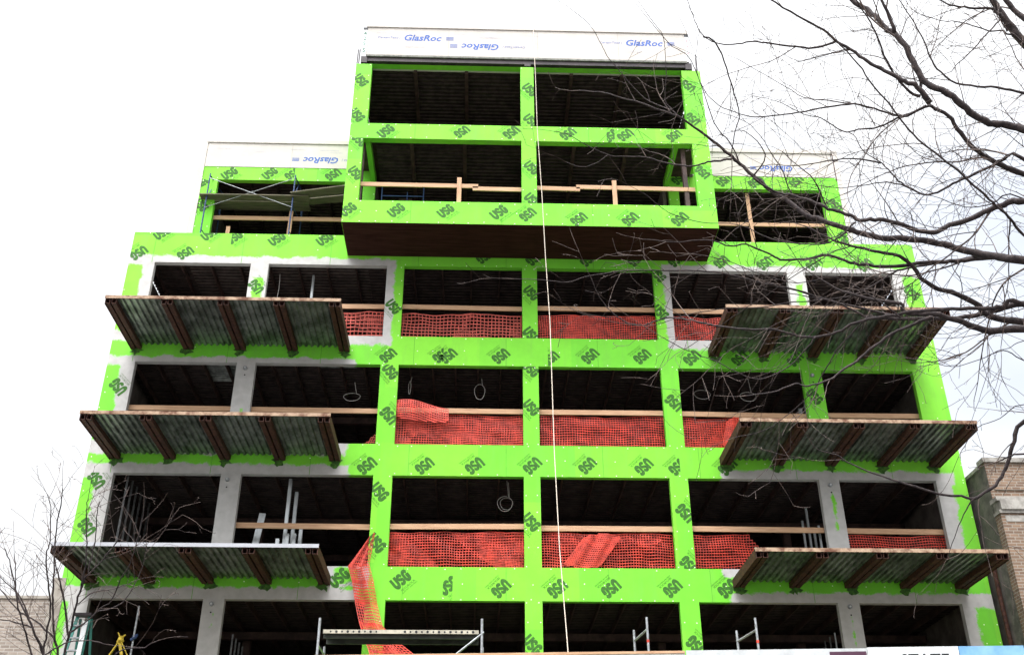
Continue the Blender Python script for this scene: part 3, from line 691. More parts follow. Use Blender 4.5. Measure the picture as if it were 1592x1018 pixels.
def bunch(x, z0, w, h, lab, sl):
    return net('safety_net', lambda u, v: (x+u+sl*v, .17+.03*math.sin(u*16+v*3), z0+v+.02*math.sin(u*7)), w, h, lab, None, .05, .012, lambda u, v: abs(v/h-.5) < .5-.25*abs(u/w-.5))
bunch(2.0, SILL['C']+.0, .95, .95, 'bunched solid orange fold of net in the middle of the fourth opening, third row', .75)
bunch(6.25, SILL['B']+.0, .5, .95, 'bunched solid orange fold of net in the fifth opening of the second row', .25)
# folded flap over the rail
def flap(u, v): return (P1B-.06+u*.98, .1-.03*math.sin(u*5)-.04*math.sin(v*6), 13.62-.12*u-v*.9+.07*math.sin(u*3.2)-.1*u*v)
net('safety_net', flap, 1.45, .62, 'loose orange net folded over the rail beside the second row pier', cell=.062, th=.012, cuts=lambda u, v: v < .62-.25*abs(u-.4))
def scrap(u, v): return (P1A-.40+u+.35*v, .22+.05*math.sin(v*8), SILL['B']-.05+v*.9)
net('safety_net', scrap, .42, .75, 'dark red net scrap poking out left of the second row pier', M_NETD, .06, cuts=lambda u, v: v < .2+1.4*u)
# long net hanging down over the facade
def interp(tab, t):
    t *= len(tab)-1; i = min(int(t), len(tab)-2); f = t-i; f = f*f*(3-2*f)*.5+f*.5
    return tuple(a+(b-a)*f for a, b in zip(tab[i], tab[i+1]))
hl = [(573,838,.10),(541,881,-.02),(548,905,-.10),(553,935,-.16),(560,968,-.30),(566,990,-.45),(573,1012,-.6),(580,1045,-.7)]
hr = [(583,828,.02),(575,876,-.05),(583,905,-.12),(589,938,-.22),(597,972,-.40),(615,992,-.60),(650,1018,-.9),(660,1050,-1.0)]
HL = [at_y(*p) for p in hl]; HR = [at_y(*p) for p in hr]
def hang_f(off):
    def hang(u, v):
        t = 1-v/3.2; a = Vector(interp([tuple(p) for p in HL], t)); b_ = Vector(interp([tuple(p) for p in HR], t)); s = u/.72
        p = a.lerp(b_, s); p.y += -.05*math.sin(s*9+t*4)+.03*math.sin(t*17)+off; p.x += .012*math.sin(s*14+t*9); return tuple(p)
    return hang
hn = net('safety_net', hang_f(0), .72, 3.2, 'long orange net spilling out of a third row opening and hanging down past the pier', cell=.056, th=.0075)
h2 = net('fold', hang_f(-.06), .50, 3.2, '', cell=.056, th=.0075)
for key in ('category', 'group'): del h2[key]
h2.parent = hn

# ------------------------------------------------------------------ scaffold on the roof terrace (left)
sc = thing('scaffold', 'dark blue tubular scaffold with cross braces and planks at the left set-back', 'scaffold')
def frame(x, skew, name='frame'):
    f = MB(); a, b_ = (x, .25), (x+skew, 1.15)
    zt = 20.98
    f.tube([(a[0], a[1], 18.06), (a[0], a[1], zt)], .022, 8); f.tube([(b_[0], b_[1], 18.06), (b_[0], b_[1], zt-.02)], .022, 8)
    f.tube([(a[0], a[1], zt-.06), (b_[0], b_[1], zt-.06)], .02, 6)
    for z in (19.0, 19.9): f.tube([(a[0], a[1], z), (b_[0], b_[1], z)], .014, 6)
    f.tube([(a[0], a[1], zt-.9), (a[0]+skew*.4, a[1]+.36, zt-.08)], .014, 6); f.tube([(b_[0], b_[1], zt-.9), (a[0]+skew*.6, a[1]+.54, zt-.08)], .014, 6)
    f.build(name, M_STEELB, sc)
frame(-7.95, .18); frame(-5.47, .12)
b = MB(); b.tube([(-7.95, .21, 20.8), (-5.47, .21, 19.8)], .011, 5); b.tube([(-7.95, .23, 19.75), (-5.47, .23, 20.85)], .011, 5)
split_build(b, 'cross_brace', M_GALVP, sc)
b = MB(); b.box(-8.15, -5.0, .18, .47, 20.18, 20.215); b.box(-8.08, -5.05, .49, .93, 20.18, 20.22); split_build(b, 'plank', M_PLANK, sc)
b = MB(); b.bar((-5.5, .30, 20.27), (-3.7, -.12, 20.27), .35, .035); b.bar((-5.4, .62, 20.26), (-3.65, .3, 20.27), .3, .035); split_build(b, 'plank', M_PLANK, sc)

sc = thing('scaffold', 'blue rolling scaffold frame inside the lower left opening of the projecting box', 'scaffold')
b = MB()
for x in (-2.95, -1.72): b.tube([(x, .6, 18.35), (x, .6, 21.0)], .02, 6)
b.tube([(-2.2, .6, 18.35), (-2.2, .6, 20.7)], .015, 6)
for z in (20.55, 19.3): b.tube([(-2.95, .6, z), (-1.72, .6, z)], .016, 6)
b.tube([(-2.95, .6, 20.1), (-2.2, .6, 20.1)], .014, 6)
b.build('frame', mat('worn_blue_paint', (.08, .14, .34), .5), sc)
b = MB(); b.box(-2.5, -2.1, 1.2, 1.24, 18.4, 20.9); tag(b.build('leaning_panel', M_PLANK), 'weathered grey panel standing inside the box behind the blue scaffold frame', 'panel')

# ------------------------------------------------------------------ sidewalk shed with painted boards
sh = thing('sidewalk_shed', 'construction canopy over the sidewalk with white and blue painted boards', 'construction canopy')
SA, SB = Vector((-12.0, -4.2, 0)), Vector((15.0, -6.2, 0)); sdv = (SB-SA); sl_ = sdv.length; sdv /= sl_
def sx(x): # distance along for a given world x
    return (x-SA.x)/sdv.x
def panel(x0, x1, z0, z1, m_, name, off=0, th=.03):
    a = SA+sdv*sx(x0); b_ = SA+sdv*sx(x1); n_ = Vector((sdv.y, -sdv.x, 0)); a = a+n_*off; b_ = b_+n_*off
    mb = MB(); mb.bar((a.x, a.y, (z0+z1)/2), (b_.x, b_.y, (z0+z1)/2), th, z1-z0); return mb.build(name, m_, sh)
panel(-12, -2.95, 4.7, 5.75, M_BOARDG, 'board')
panel(-2.94, 3.78, 4.7, 6.00, M_BOARDG, 'board'); panel(-2.94, 3.78, 6.004, 6.05, M_WOOD, 'cap_board', th=.05)
panel(3.80, 7.02, 4.7, 6.055, M_BOARDG, 'board'); panel(6.35, 7.0, 5.2, 6.0, M_MAROON, 'dark_poster', off=.02, th=.004)
bw = panel(7.03, 8.63, 4.7, 6.07, M_BOARDW, 'sign_board')
panel(8.64, 9.78, 4.7, 6.07, M_BOARDB, 'board'); panel(9.80, 12.2, 4.7, 6.07, M_BOARDB, 'board'); panel(12.22, 14.9, 4.7, 6.07, M_BOARDB, 'board')
st = text_tris('STATE', .38, 0, 1.15, .018); mb = MB(); n_ = Vector((sdv.y, -sdv.x, 0))
base = SA+sdv*sx(8.02)+n_*.02
xs_ = [p.x for t in st for p in t]; k_ = .86/(max(xs_)-min(xs_))
for t in st: mb.add([tuple(base+sdv*(p.x*k_)+Vector((0,0,5.79+p.y*.95))) for p in t], [(0,1,2)])
lt = mb.build('lettering', M_BLACK, bw)
mb = MB(); mb.add([(-12, -4.15, 4.75), (15, -6.15, 4.75), (15, -.15, 4.75), (-12, -.15, 4.75), (-12, -4.15, 4.85), (15, -6.15, 4.85), (15, -.15, 4.85), (-12, -.15, 4.85)], [(3,2,1,0),(4,5,6,7),(0,1,5,4),(2,3,7,6),(1,2,6,5),(3,0,4,7)])
mb.build('deck', M_PLANK, sh)
for i in range(8):
    p = SA+sdv*(.5+i*3.7)
    for yy in (p.y+.1, -.4):
        mb = MB(); mb.tube([(p.x, yy, .13), (p.x, yy, 4.74)], .04, 8); mb.build('post', M_GALVP, sh)

# aluminium scaffold standing on the shed
def mob(name, lab): return thing('mobile_scaffold', lab, 'scaffold')
ms = mob('', 'low aluminium work platform with punched deck edge under the hanging orange net')
Yp = -4.55
for x, zt in ((-2.93, 6.80), (.12, 6.80)):
    b = MB(); b.tube([(x, Yp-.05, 4.86), (x, Yp-.05, zt)], .024, 8); b.tube([(x+.02, Yp+.72, 4.86), (x+.02, Yp+.72, 6.45)], .024, 8)
    b.tube([(x, Yp-.05, 6.3), (x+.02, Yp+.72, 6.3)], .02, 6); b.tube([(x, Yp-.05, 5.5), (x+.02, Yp+.72, 5.5)], .02, 6); b.build('frame', M_GALVP, ms)
b = MB(); b.box(-2.86, .06, Yp, Yp+.03, 6.53, 6.60); b.box(-2.86, .06, Yp+.65, Yp+.68, 6.53, 6.60); b.box(-2.86, .06, Yp+.035, Yp+.645, 6.56, 6.585, 1)
b.box(-2.86, .06, Yp+.1, Yp+.13, 6.46, 6.555, 1); b.box(-2.86, .06, Yp+.55, Yp+.58, 6.46, 6.555, 1)
for i in range(26):
    if i in (9, 10, 11, 12): continue
    xx = -2.72+i*.107; b.tube([(xx, Yp+.0, 6.565), (xx, Yp-.004, 6.565)], .024 if i % 2 else .018, 8, 2)
b.build('platform', [mat('dull_deck_edge', (.36, .33, .26), .6, .2, var=.2, scale=10), mat('dark_deck_underside', (.055, .06, .05), .6, .3, var=.3), M_BLACK], ms)
b = MB(); b.tube([(.16, Yp-.06, 6.55), (-.9, Yp+.1, 5.75)], .018, 6); b.build('diagonal_brace', M_GALVP, ms)
ms2 = mob('', 'pair of short aluminium guard posts right of the white rope')
ms3 = mob('', 'pair of short aluminium guard posts in front of the fifth opening')
for t_, xa, xb in ((ms2, 3.0, 3.17), (ms3, 4.96, 5.20)):
    b = MB(); b.tube([(xa, Yp+.0, 4.86), (xa, Yp+.0, 6.62)], .022, 8); b.tube([(xb, Yp-.55, 4.86), (xb, Yp-.55, 6.72)], .022, 8)
    b.tube([(xa, Yp, 6.42), (xb, Yp-.55, 6.5)], .02, 6); b.tube([(xa, Yp, 5.3), (xb, Yp-.55, 5.3)], .02, 6); b.build('frame', M_GALVP, t_)
    b = MB(); b.tube([(xb, Yp-.55, 6.26), (xb, Yp-.55, 6.31)], .026, 8); b.build('orange_tape', M_NET, t_)

# stepladder, pole and straps on the shed at the left
ld = thing('stepladder', 'green fibreglass stepladder standing at the left end of the facade', 'ladder')
lx, ly = -8.62, -1.0
for s in (-1, 1):
    b = MB(); b.bar((lx-.02+s*.13, ly, 7.72), (lx-.1+s*.30, ly-.45, 4.86), .07, .03); b.build('side_rail', M_FIBRE, ld)
    b = MB(); b.bar((lx+.02+s*.12, ly+.06, 7.70), (lx+.05+s*.26, ly+.7, 4.86), .05, .03); b.build('rear_leg', M_FIBRE, ld)
b = MB()
for i in range(9):
    t = i/9; z = 7.5-t*2.5; b.box(lx-.03-.07*t-.14-.15*t, lx-.03-.07*t+.14+.15*t, ly-.4*t-.08, ly-.4*t, z, z+.03)
split_build(b, 'step', M_GALVP, ld)
b = MB(); b.box(lx-.2, lx+.17, ly-.1, ly+.12, 7.73, 7.79); b.build('top_cap', M_DARKST, ld)
b = MB(); b.bar((lx+.08, ly-.1, 7.6), (lx+.12, ly-.3, 6.6), .1, .02); b.build('label_plate', M_BOARDW, ld)
pl = MB(); pl.tube([(-7.49, -1.0, 4.86), (-7.47, -1.0, 7.97)], .022, 8); pl_o = tag(pl.build('pole', M_GALVP), 'thin pale upright pole right of the yellow straps', 'pole')
b = MB(); b.tube([(-7.52, -1.03, 7.22), (-7.42, -1.05, 7.27), (-7.41, -1.0, 7.33), (-7.5, -.98, 7.3)], .035, 6); b.build('dark_clamp', M_STEELB, pl_o)
ys = thing('safety_strap', 'knotted yellow webbing straps hanging near the stepladder', 'strap')
b = MB(); P0 = Vector((-7.74, -1.02, 7.28))
def strap(pts, w): b.tube(pts, w, 5)
b.tube([P0, P0+Vector((.02, -.04, -.08)), P0+Vector((-.04, 0, -.12))], [.05, .075, .05], 7); b.build('knot', M_YEL, ys)
b = MB(); b.bar(P0+Vector((-.02, 0, -.08)), P0+Vector((-.20, 0, -.42)), .07, .02); b.bar(P0+Vector((.03, -.03, -.1)), P0+Vector((.22, 0, -.42)), .06, .02)
b.bar(P0+Vector((.0, -.04, -.12)), P0+Vector((.12, -.02, -.5)), .06, .02); b.bar(P0+Vector((-.02, 0, 0)), P0+Vector((-.08, 0, .1)), .035, .02); b.bar(P0+Vector((.02, 0, 0)), P0+Vector((.09, 0, .05)), .035, .02)
b.bar(P0+Vector((-.2, 0, -.42)), P0+Vector((-.2, 0, -2.4)), .07, .02); b.bar(P0+Vector((.22, 0, -.42)), P0+Vector((.2, 0, -2.4)), .06, .02)
b.build('webbing', M_YEL, ys)

# rope down the whole facade
rp = [(1.50, -1.45, 25.27), (1.47, -1.68, 25.2), (1.46, -1.85, 24.9), (1.50, -1.88, 23.0), (1.52, -1.9, 21.1), (1.60, -2.05, 18.8), (1.65, -2.2, 16.61), (1.71, -2.4, 14.6), (1.70, -2.9, 10.99), (1.72, -3.4, 8.61), (1.79, -4.0, 6.27), (1.83, -4.4, 4.87)]
b = MB(); b.tube(rp, .0095, 6); tag(b.build('rope', M_ROPE, smooth=True), 'pale rope hanging from the roof down the middle of the facade', 'rope')

# ------------------------------------------------------------------ neighbours
nb = thing('brick_building', 'pale common brick building at the lower left edge', 'building')
b = MB(); b.box(-30, -9.86, .05, 12, .13, 8.40); b.build('wall', M_BRICKL, nb)
b = MB(); b.box(-30, -9.86, 0.02, .3, 8.403, 8.47); b.build('coping', M_CEM, nb)
b = MB(); b.box(-9.85, E0-.003, -.02, .3, .13, 8.88); b.box(E0, -9.57, -.02, -.003, .13, 8.88); b.build('party_wall', M_CEM, BLD)

nb = thing('brick_building', 'old brown brick building with stone capped pier at the right edge', 'building')
NX, NY = 12.45, -.86
b = MB(); b.box(NX, 26, NY, 14, .13, 11.66); b.box(NX+.1, 26, NY-.035, NY-.003, 10.95, 11.1); b.build('wall', M_BRICKR, nb)
b = MB(); b.box(NX-.05, 26, NY-.06, NY+.3, 11.663, 11.78); b.box(NX-.05, NX+.2, NY+.301, 1.6, 11.60, 11.68); b.build('coping', M_STONE, nb)
b = MB(); b.box(NX-.003, NX-.001, NY+.02, 13.9, .13, 11.6); b.build('side_parging', mat('dark_side_brick', (.085, .08, .07), .95, scale=4, col2=(.15, .135, .12), bump=.3), nb)  # dark grey-brown skin over the side wall
pr_ = MB(); pr_.box(NX-.05, NX+.62, NY-.30, NY-.004, .13, 10.25); pr_.build('pilaster', M_BRICKR, nb)
cp = MB(); cp.box(NX-.08, NX+.65, NY-.34, NY-.004, 10.253, 10.33); cp.box(NX-.03, NX+.58, NY-.38, NY-.004, 10.333, 10.55); cp.box(NX-.1, NX+.66, NY-.36, NY-.004, 10.553, 10.65); cp.box(NX+.05, NX+.55, NY-.31, NY-.3001, 10.05, 10.2); cp.build('capital', M_STONE, nb)
for i in range(6):   # herringbone / basket weave panels
    p = MB(); x = NX+.95+i*1.4
    for r_ in range(3):
        for s in (0, 1): p.box(x+.05*r_+s*0, x+.9-.05*r_, NY-.02-.004*r_, NY-.003, 9.6+.16*r_, 9.66+.16*r_)
    p.box(x-.1, x-.04, NY-.025, NY-.003, 9.4, 10.8); p.build('brick_panel', M_BRICKR, nb)
b = MB(); b.box(NX+.7, 26, NY-.1, NY-.004, 8.55, 8.68); b.build('string_course', M_STONE, nb)
b = MB()
for i in range(4):
    x = NX+1.7+i*2.6; b.box(x, x+1.3, NY-.012, NY-.003, 6.0, 8.2)
split_build(b, 'window', M_BLACK, nb)
ds = MB(); ds.tube([(12.38, -.25, 0.13), (12.38, -.25, 8.6), (12.36, -.32, 9.2)], .055, 8); ds.build('downpipe', M_RUST, nb)

# ------------------------------------------------------------------ trees
def smooth_path(pts, k=4):
    P = [Vector(p) for p in pts]; o = []
    for i in range(len(P)-1):
        p0, p1, p2, p3 = P[max(i-1, 0)], P[i], P[i+1], P[min(i+2, len(P)-1)]
        for j in range(k):
            t = j/k; o.append(.5*((2*p1)+(-p0+p2)*t+(2*p0-5*p1+4*p2-p3)*t*t+(-p0+3*p1-3*p2+p3)*t**3))
    o.append(P[-1]); return o
def twig(mb, p, d, L, r, depth, rnd, droop=0, rmin=.0026):
    n = max(3, int(L/.11)); pts = [p.copy()]; rad = [r]; q = p.copy(); d = d.normalized()
    bend = Vector((rnd.uniform(-1, 1), rnd.uniform(-1, 1), rnd.uniform(-1, 1)))*.10
    for i in range(n):
        d = (d+bend+Vector((rnd.uniform(-1, 1), rnd.uniform(-1, 1), rnd.uniform(-1, 1)))*.17+Vector((0, 0, droop))).normalized()
        q = q+d*(L/n); pts.append(q.copy()); rad.append(max(rmin, r*(1-.75*(i+1)/n)))
        if depth > 0 and i > 0 and rnd.random() < .5:
            s = d.cross(Vector((rnd.uniform(-1, 1), rnd.uniform(-1, 1), rnd.uniform(-1, 1)))).normalized()
            twig(mb, q, (d*.75+s*.8), L*rnd.uniform(.3, .6), rad[-1]*.7, depth-1, rnd, droop, rmin)
        elif rnd.random() < .35:   # bud
            s = d.cross(Vector((rnd.uniform(-1, 1), rnd.uniform(-1, 1), rnd.uniform(-1, 1)))).normalized()
            mb.tube([q, q+s*.018+d*.006], [max(.003, rad[-1]*1.2), .001], 3, cap=False)
    mb.tube(pts, rad, 4 if r < .008 else 5, cap=False)

PX = lambda z, r=1: z
main = [  # widths in photo pixels at the thick (right) end and at the tip, then the path from thick to tip
 (15,2,[(1680,540),(1592,512),(1540,515),(1500,503),(1460,490),(1407,485),(1400,472),(1340,462),(1300,448),(1262,425)]),
 (14,2.0,[(1680,505),(1592,500),(1540,490),(1515,470),(1480,455),(1440,440),(1407,402),(1367,392),(1322,382),(1288,370),(1254,352)]),
 (14,1.6,[(1700,420),(1592,405),(1554,400),(1527,395),(1493,387),(1459,378),(1407,371),(1367,369),(1322,357),(1288,345.5),(1254,333.6),(1220,310),(1196,294.5),(1176,277.5),(1155.5,260),(1138,244),(1118.5,227.5),(1099,211.7),(1080,197.6),(1053.5,181),(1018.5,169.5),(996,160),(960,150.6),(943,145),(901,141)]),
 (11,3,[(1680,315),(1592,313),(1574,313),(1554,320),(1520,335),(1475.6,350.7),(1452,361),(1428,359),(1397,347),(1367,341.5),(1339,342),(1315.6,332),(1288,325),(1261,313),(1227,303),(1203,298),(1170,276)]),
 (9,1.2,[(1592,405),(1548,400),(1506,403.4),(1479,406),(1435,408),(1390.5,415),(1349.6,412),(1322,408.5),(1288,396.6),(1251,403.4),(1213.4,403),(1196,395),(1160,380),(1135,383),(1101,373),(1050,376),(1000,372)]),
 (5,1,[(1527,396),(1480,406),(1435,412),(1394,421),(1370,436),(1329,458),(1281,466),(1230,470),(1180,478),(1120,480),(1060,492),(1020,505)]),
 (13,1.2,[(1690,465),(1592,472),(1561,478),(1527,487),(1493,493.7),(1459,495),(1390,494.7),(1350,492.6),(1332.6,485),(1300,470),(1262,462),(1220,455)]),
 (7,1,[(1592,474),(1560,476),(1537,480),(1493,480),(1438,483),(1404,487),(1360,495),(1329,502),(1302,516),(1268,524),(1240.7,522.6),(1203,512),(1162,512),(1118,507),(1090,502),(1060,495),(1033,495),(1000,505),(980,503),(960,493),(940,473),(926.5,451.6),(920,433)]),
 (5,1,[(1400,493),(1340,480),(1290,468),(1240,452),(1200,443),(1146,430),(1100,421.6),(1033,420),(966.6,421.6),(913,430),(880,439),(843,435),(800,433)]),
 (8,1,[(1690,620),(1592,655),(1574,694),(1564,727),(1547,754),(1514,774),(1494,770.6),(1460,767),(1410,752),(1360,735.6),(1325,722),(1300,707),(1275,700),(1262,690)]),
 (4,2,[(1690,700),(1592,705),(1570,709),(1556,716)]),
 (2.5,.8,[(1514,774),(1498,800),(1484,835),(1472,868)]),
 (6,1.5,[(1450,492),(1430,500),(1395,515),(1360,537),(1330,563),(1307,577),(1290,590),(1255,600),(1235,597),(1200,610),(1160,615)]),
 (12,7,[(1760,260),(1680,225),(1592,202),(1564,194),(1537.6,192),(1507.5,174),(1481,150),(1447,134),(1431,118),(1417,93.5),(1407,72),(1391,52),(1377,45),(1364,28),(1347,15),(1324,0),(1300,-30),(1285,-70)]),
 (13,4,[(1760,330),(1680,300),(1592,270.5),(1557.6,257),(1521,237),(1494,207),(1474,180),(1447,164),(1434,147),(1431,122)]),
 (6,3,[(1391,52),(1380.6,20),(1370.6,0),(1355,-50)]),
 (8,2,[(1447,160),(1427,135),(1407,127),(1380.6,113.6),(1354,100),(1330,82),(1300,63.5),(1280,47),(1240,25),(1197,0),(1180,-8)]),
 (5,2,[(1700,420),(1640,395),(1592,366),(1571,340),(1554,324),(1531,304),(1497.5,274),(1464,245.5),(1427,217),(1400.6,187),(1380.6,160),(1357,133.6),(1334,100),(1300,64)]),
 (5,1.5,[(1430,150),(1414,143.6),(1394,120),(1377,93.5),(1364,57),(1350,30),(1337,10),(1325,-15)]),
 (5,1.5,[(1680,160),(1592,145),(1564,138.6),(1531,135),(1487.5,130),(1457,107),(1444,83.5),(1431,53),(1415,25),(1397,0)]),
 (4,1,[(1300,64),(1267,75),(1227,72),(1190,67),(1167,65),(1140,69.5),(1113,67),(1093,55),(1080,32),(1070,5)]),
 (2.5,1.5,[(1093,57),(1113,67),(1130,107),(1142,147),(1149.5,177),(1143.5,204),(1137,238)]),
 (3,1,[(1325,78),(1314,77),(1287,85),(1260,92),(1240,97)]),
 (5,1,[(1455,172),(1444,165),(1414,177),(1394,180),(1367,172),(1327,162),(1287,167),(1240,175),(1203.6,180),(1173.5,182),(1150,177),(1117,163.6),(1097,143.6),(1087,123.6)]),
 (2.5,.9,[(1327,162),(1290,157),(1250,152),(1230,140),(1190,117),(1147,92)]),
 (4.5,1,[(1440,165),(1410,180),(1394,184),(1367,197),(1334,202),(1310,204),(1277,184),(1250,178),(1215,160)]),
 (6,1.2,[(1592,248),(1557,250),(1544,257),(1507.5,274),(1481,285.6),(1457,299),(1434,302),(1400.6,284),(1390.6,274),(1370.6,254),(1344,237),(1327,210),(1310,204)]),
 (3,.8,[(1434,302),(1400,287),(1370,284),(1330,290),(1300,292),(1250,285)]),
 (3,.8,[(1370,254),(1330,247),(1290,250),(1240,258),(1200,256),(1160,262)]),
 (2.5,.8,[(1592,310),(1540,318),(1500,322),(1450,305),(1410,300)]),
 (20,9,[(1700,160),(1640,120),(1592,66),(1576,48),(1559,25.6),(1544,0),(1525,-35)]),
 (13,7,[(1700,90),(1640,60),(1592,29),(1564,0),(1545,-30)]),
 (6,1.5,[(1560,28),(1549,19),(1540,13.7),(1506,12),(1484,10),(1463.6,2),(1440,-8)]),
 (4,1,[(1590,68),(1568,54.7),(1557.6,48),(1539,48.7),(1513,41),(1484,33),(1469,34),(1433,24)]),
 (3,1,[(1566,49),(1560,40),(1557,32),(1549,19)]),
 (3,.8,[(1556,30),(1545,42),(1525,63),(1504.6,85.5),(1489,99),(1479,111),(1455,119.6),(1436,124)]),
 (4,.8,[(1139.6,246),(1120,250),(1100,252),(1078,258),(1040,255),(1005,245),(962,243),(945,241),(905,222),(885,210),(862,204)]),
 (1.6,.7,[(945,241),(930,252),(905,260),(880,252)]),
 (2.5,.7,[(1053,181),(1043,171),(1010,158),(986,138),(965,112),(945,89),(935,70),(924.7,50.6),(910,32),(892,18)]),
 (2,.7,[(1046,172),(1034,155),(1036,120),(1035,101),(1031,57),(1016,36),(1005,20)]),
 (2.5,.7,[(1152,258),(1133,220),(1110,190),(1075,95),(1045,72),(1014,38)]),
 (3,.8,[(1170,276),(1190,240),(1160,205),(1143,204)]),
 (3,.7,[(1254,333),(1230,300),(1215,262),(1200,240),(1185,215),(1160,190),(1120,175)]),
 (3,.7,[(1288,326),(1265,280),(1240,258),(1215,235)]),
 (3,.7,[(1330,345),(1300,372),(1260,380),(1200,372),(1150,350),(1090,345),(1040,330),(1000,300)]),
 (2.5,.7,[(1407,370),(1380,340),(1376,310),(1390,275)]),
 (3,.7,[(1571,340),(1568,380),(1568,430),(1560,470),(1540,500),(1535,540)]),
 (2,.7,[(1493,480),(1495,440),(1480,410),(1485,370),(1500,340)]),
 (3,.7,[(1350,492),(1330,512),(1300,545),(1280,580),(1262,610),(1230,640),(1190,668),(1140,680)]),
 (2.5,.7,[(1268,524),(1250,545),(1225,570),(1180,590),(1140,575),(1110,560),(1070,545),(1030,525)]),
 (2,.7,[(1322,382),(1290,395),(1240,425),(1190,460),(1150,485),(1100,520),(1070,540)]),
 (2.5,.7,[(1400,493),(1370,470),(1320,440),(1290,430),(1240,440),(1180,425),(1130,405),(1080,395)]),
 (2.5,.7,[(1690,600),(1592,560),(1560,545),(1520,560),(1480,570),(1440,560)]),
 (2,.7,[(1690,520),(1592,530),(1570,540),(1545,548),(1535,560)]),
 (2,.7,[(1690,640),(1592,628),(1555,650),(1520,665),(1495,700)]),
]
TX, TY = 8.9, -13.6
rnd = random.Random(3)
crown = MB(); twigs = MB()
PXM = 1/FPX
for bi, (w0, w1, path) in enumerate(main):
    db = 12.2+rnd.uniform(-1.2, 1.2); slope = rnd.uniform(-.0035, .0045); ph = rnd.uniform(0, 6)
    if path[0][0] < 1590: slope *= .5
    P = [at_d(u, v, db+slope*(1592-u)+.18*math.sin(u*.02+ph)) for u, v in path]
    n = len(P); rr = [max(.0042, (w0+(w1-w0)*(i/(n-1))**.75)*PXM*12.2/2) for i in range(n)]
    if path[0][0] >= 1590:
        b0 = P[0]; z_ = min(b0.z-.6-rnd.uniform(.2, 1), 15); anchor = Vector((TX+.0, TY, max(4.5, z_)))
        mid = (anchor+b0)/2+Vector((0, 0, .25)); P = [anchor, mid]+P; rr = [rr[0]*1.35, rr[0]*1.15]+rr
    SP = smooth_path(P, 4); SR = []
    for i in range(len(SP)):
        t = i/4; a = min(int(t), len(rr)-1); b_ = min(a+1, len(rr)-1); SR.append((rr[a]+(rr[b_]-rr[a])*(t-a))*(1+.07*math.sin(i*2.3+ph)*(1 if rr[a] > .01 else .4)))
    jit = [p+Vector((rnd.uniform(-1, 1), rnd.uniform(-1, 1), rnd.uniform(-1, 1)))*min(.009, SR[i]*.3+.003) for i, p in enumerate(SP)]
    crown.tube(jit, SR, 7 if w0 > 6 else 5)
    # side twigs
    L_ = sum((jit[i+1]-jit[i]).length for i in range(len(jit)-1))
    st_ = 0
    for i in range(2, len(jit)-1):
        xr = (jit[i].x-1.0)/5.5          # twigs thin out towards the far ends of the limbs
        dens = max(.10, min(1, xr*.9+.1)); low = jit[i].z < 7.6
        st_ += (jit[i]-jit[i-1]).length
        if rr[0] > .012 and not low and rnd.random() < .05*dens*dens and SR[i] > .008:
            d = (jit[i+1]-jit[i-1]).normalized(); s = d.cross(Vector((rnd.uniform(-.3, .3), 1, rnd.uniform(-.3, .3)))).normalized()*(1 if rnd.random() < .5 else -1)
            twig(twigs, jit[i], d+s*rnd.uniform(.4, .9), rnd.uniform(1.2, 2.4), min(.012, SR[i]*.6), 2, rnd)
        if st_ > .16 and rnd.random() < (.15 if low else .36)*dens:
            st_ = 0; d = (jit[i+1]-jit[i-1]).normalized(); s = d.cross(Vector((rnd.uniform(-.4, .4), 1, rnd.uniform(-.4, .4)))).normalized()
            if rnd.random() < .5: s = -s
            twig(twigs, jit[i], d*.8+s*rnd.uniform(.5, 1.0), rnd.uniform(.25, 1.0), min(.0068, max(.004, SR[i]*.6)), 2, rnd)
    d = (jit[-1]-jit[-3]).normalized()
    if w1 < 3: twig(twigs, jit[-1], d, rnd.uniform(.3, .7), SR[-1], 1, rnd)
tr = thing('bare_tree', 'large leafless tree reaching in from the right with dark spreading branches', 'tree')
cr = crown.build('crown', M_BARK, tr, smooth=True); tw = twigs.build('twigs', M_TWIG, cr)
tk = MB(); pts = [(TX+.12*math.sin(z*.5), TY+.1*math.cos(z*.4), z) for z in (0.02, .4, 1.2, 2.5, 4, 6, 8, 10, 12, 14, 15.6)]
tk.tube(smooth_path(pts, 3), [.42, .37, .34, .32, .31, .30, .30, .30, .29, .28, .28, .27, .27, .26, .26, .25, .24, .23, .22, .21, .2, .19, .18, .16, .15, .13, .12, .11, .1, .08, .07], 14)
tk.build('trunk', M_BARK, tr, smooth=True)

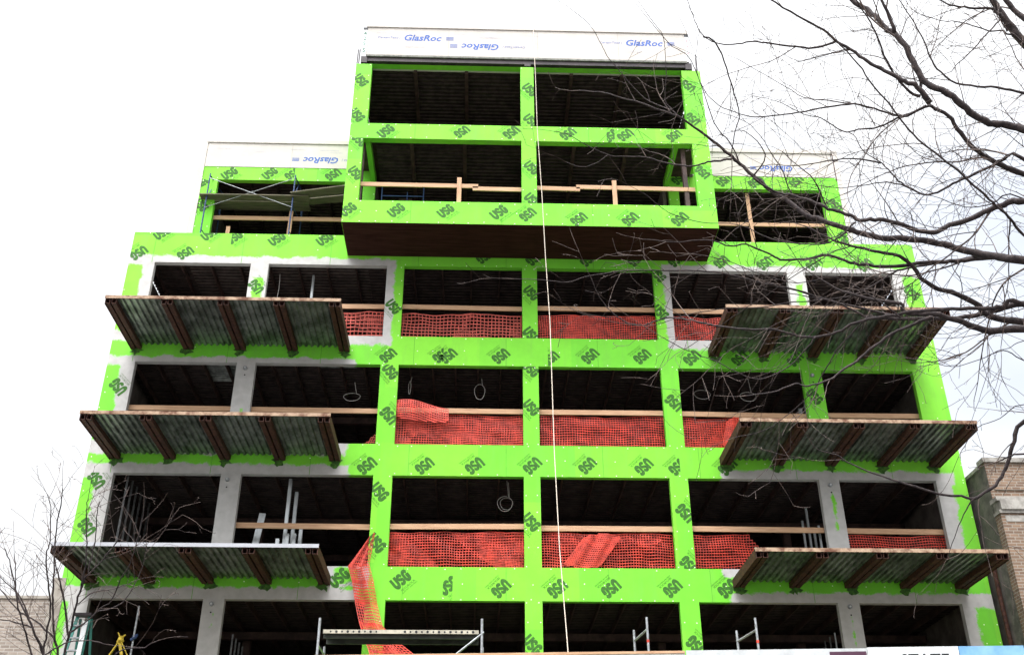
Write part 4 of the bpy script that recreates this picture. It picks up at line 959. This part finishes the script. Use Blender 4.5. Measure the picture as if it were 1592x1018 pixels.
# young multi-stem tree at the lower left
stems = [(4,1.2,[(85,1100),(68,1018),(72,986),(78,947.5),(75,904),(72,863),(78,841),(79,795),(74,770)]),
 (5,1.2,[(92,1100),(90,1018),(84.6,986),(82,950),(82,915),(84.6,876.5),(87,822),(95.5,775.5),(98,758)]),
 (5,1.5,[(98,1100),(101,1018),(109,983),(117,942),(125.6,915),(136.5,893),(160,870),(185,835)]),
 (4,1.2,[(106,990),(101,942),(93,904),(88,880),(80,850)]),
 (5,1.2,[(82,1100),(68,1018),(54.6,986),(41,953),(27,925.6),(22,904),(16,876.5),(8,852)]),
 (4,1,[(80,1100),(64,1010),(49,975),(33,931),(10,905),(-15,880)]),
 (4,1,[(75,1100),(49,1018),(38,975),(26,935),(24,900),(22,860)]),
 (3,1,[(84,990),(54.6,964),(30,950),(0,915),(-15,900)]),
 (3,1,[(109,983),(136,964),(150,950),(172,935)]),
 (2,1,[(117,940),(147,920),(175,915),(205,905)]),
 (3,1,[(125,915),(133,880),(135,844),(134,795),(136.5,773)]),
 (2.5,1,[(137,890),(143,860),(147,841),(151.5,795),(156,780)]),
 (2,1,[(172,935),(188,900),(205,868),(215,830),(222,800)]),
 (2,1,[(150,950),(185,940),(205,915),(222,880),(228,845)]),
 (2.5,1,[(49,975),(15,965),(-10,960)]),
 (2.5,1,[(68,1018),(100,1000),(130,995),(160,1000)]),
 (2.5,1,[(160,1040),(190,1010),(225,1005),(245,995)])]
rnd = random.Random(11); cr2 = MB(); tw2 = MB(); DB = 9.6
base = at_d(90, 1100, DB)
for w0, w1, path in stems:
    db = DB+rnd.uniform(-.35, .35); ph = rnd.uniform(0, 6)
    P = [at_d(u, v, db+.06*math.sin(v*.03+ph)) for u, v in path]
    if path[0][1] >= 1100: P = [Vector((base.x+rnd.uniform(-.05, .05), base.y, 1.2)), *P]
    n = len(P); rr = [max(.0028, (w0+(w1-w0)*(i/(n-1)))*PXM*DB/2) for i in range(n)]
    SP = smooth_path(P, 4); SR = [rr[min(i//4, n-1)] for i in range(len(SP))]
    SP = [p+Vector((rnd.uniform(-1, 1), rnd.uniform(-1, 1), rnd.uniform(-1, 1)))*.006 for p in SP]
    cr2.tube(SP, SR, 5); k = 0
    for i in range(6, len(SP)-1):
        k += (SP[i]-SP[i-1]).length
        if k > .05 and rnd.random() < .65:
            k = 0; d = (SP[i+1]-SP[i-1]).normalized(); s = d.cross(Vector((rnd.uniform(-.5, .5), 1, rnd.uniform(-.5, .5)))).normalized()*(1 if rnd.random() < .5 else -1)
            twig(tw2, SP[i], d*.9+s*.8+Vector((0, 0, .15)), rnd.uniform(.15, .55), .0028, 2, rnd, 0, .0017)
    twig(tw2, SP[-1], (SP[-1]-SP[-3]), .3, .0024, 1, rnd, 0, .0017)
tr2 = thing('bare_sapling', 'young leafless multi-stem tree with thin twigs at the lower left', 'tree')
c2 = cr2.build('crown', M_BARK, tr2); tw2.build('twigs', M_TWIG, c2)
tk = MB(); tk.tube([(base.x, base.y, 0.0), (base.x+.02, base.y, .6), (base.x, base.y, 1.25)], [.06, .05, .045], 10); tk.build('trunk', M_BARK, tr2)
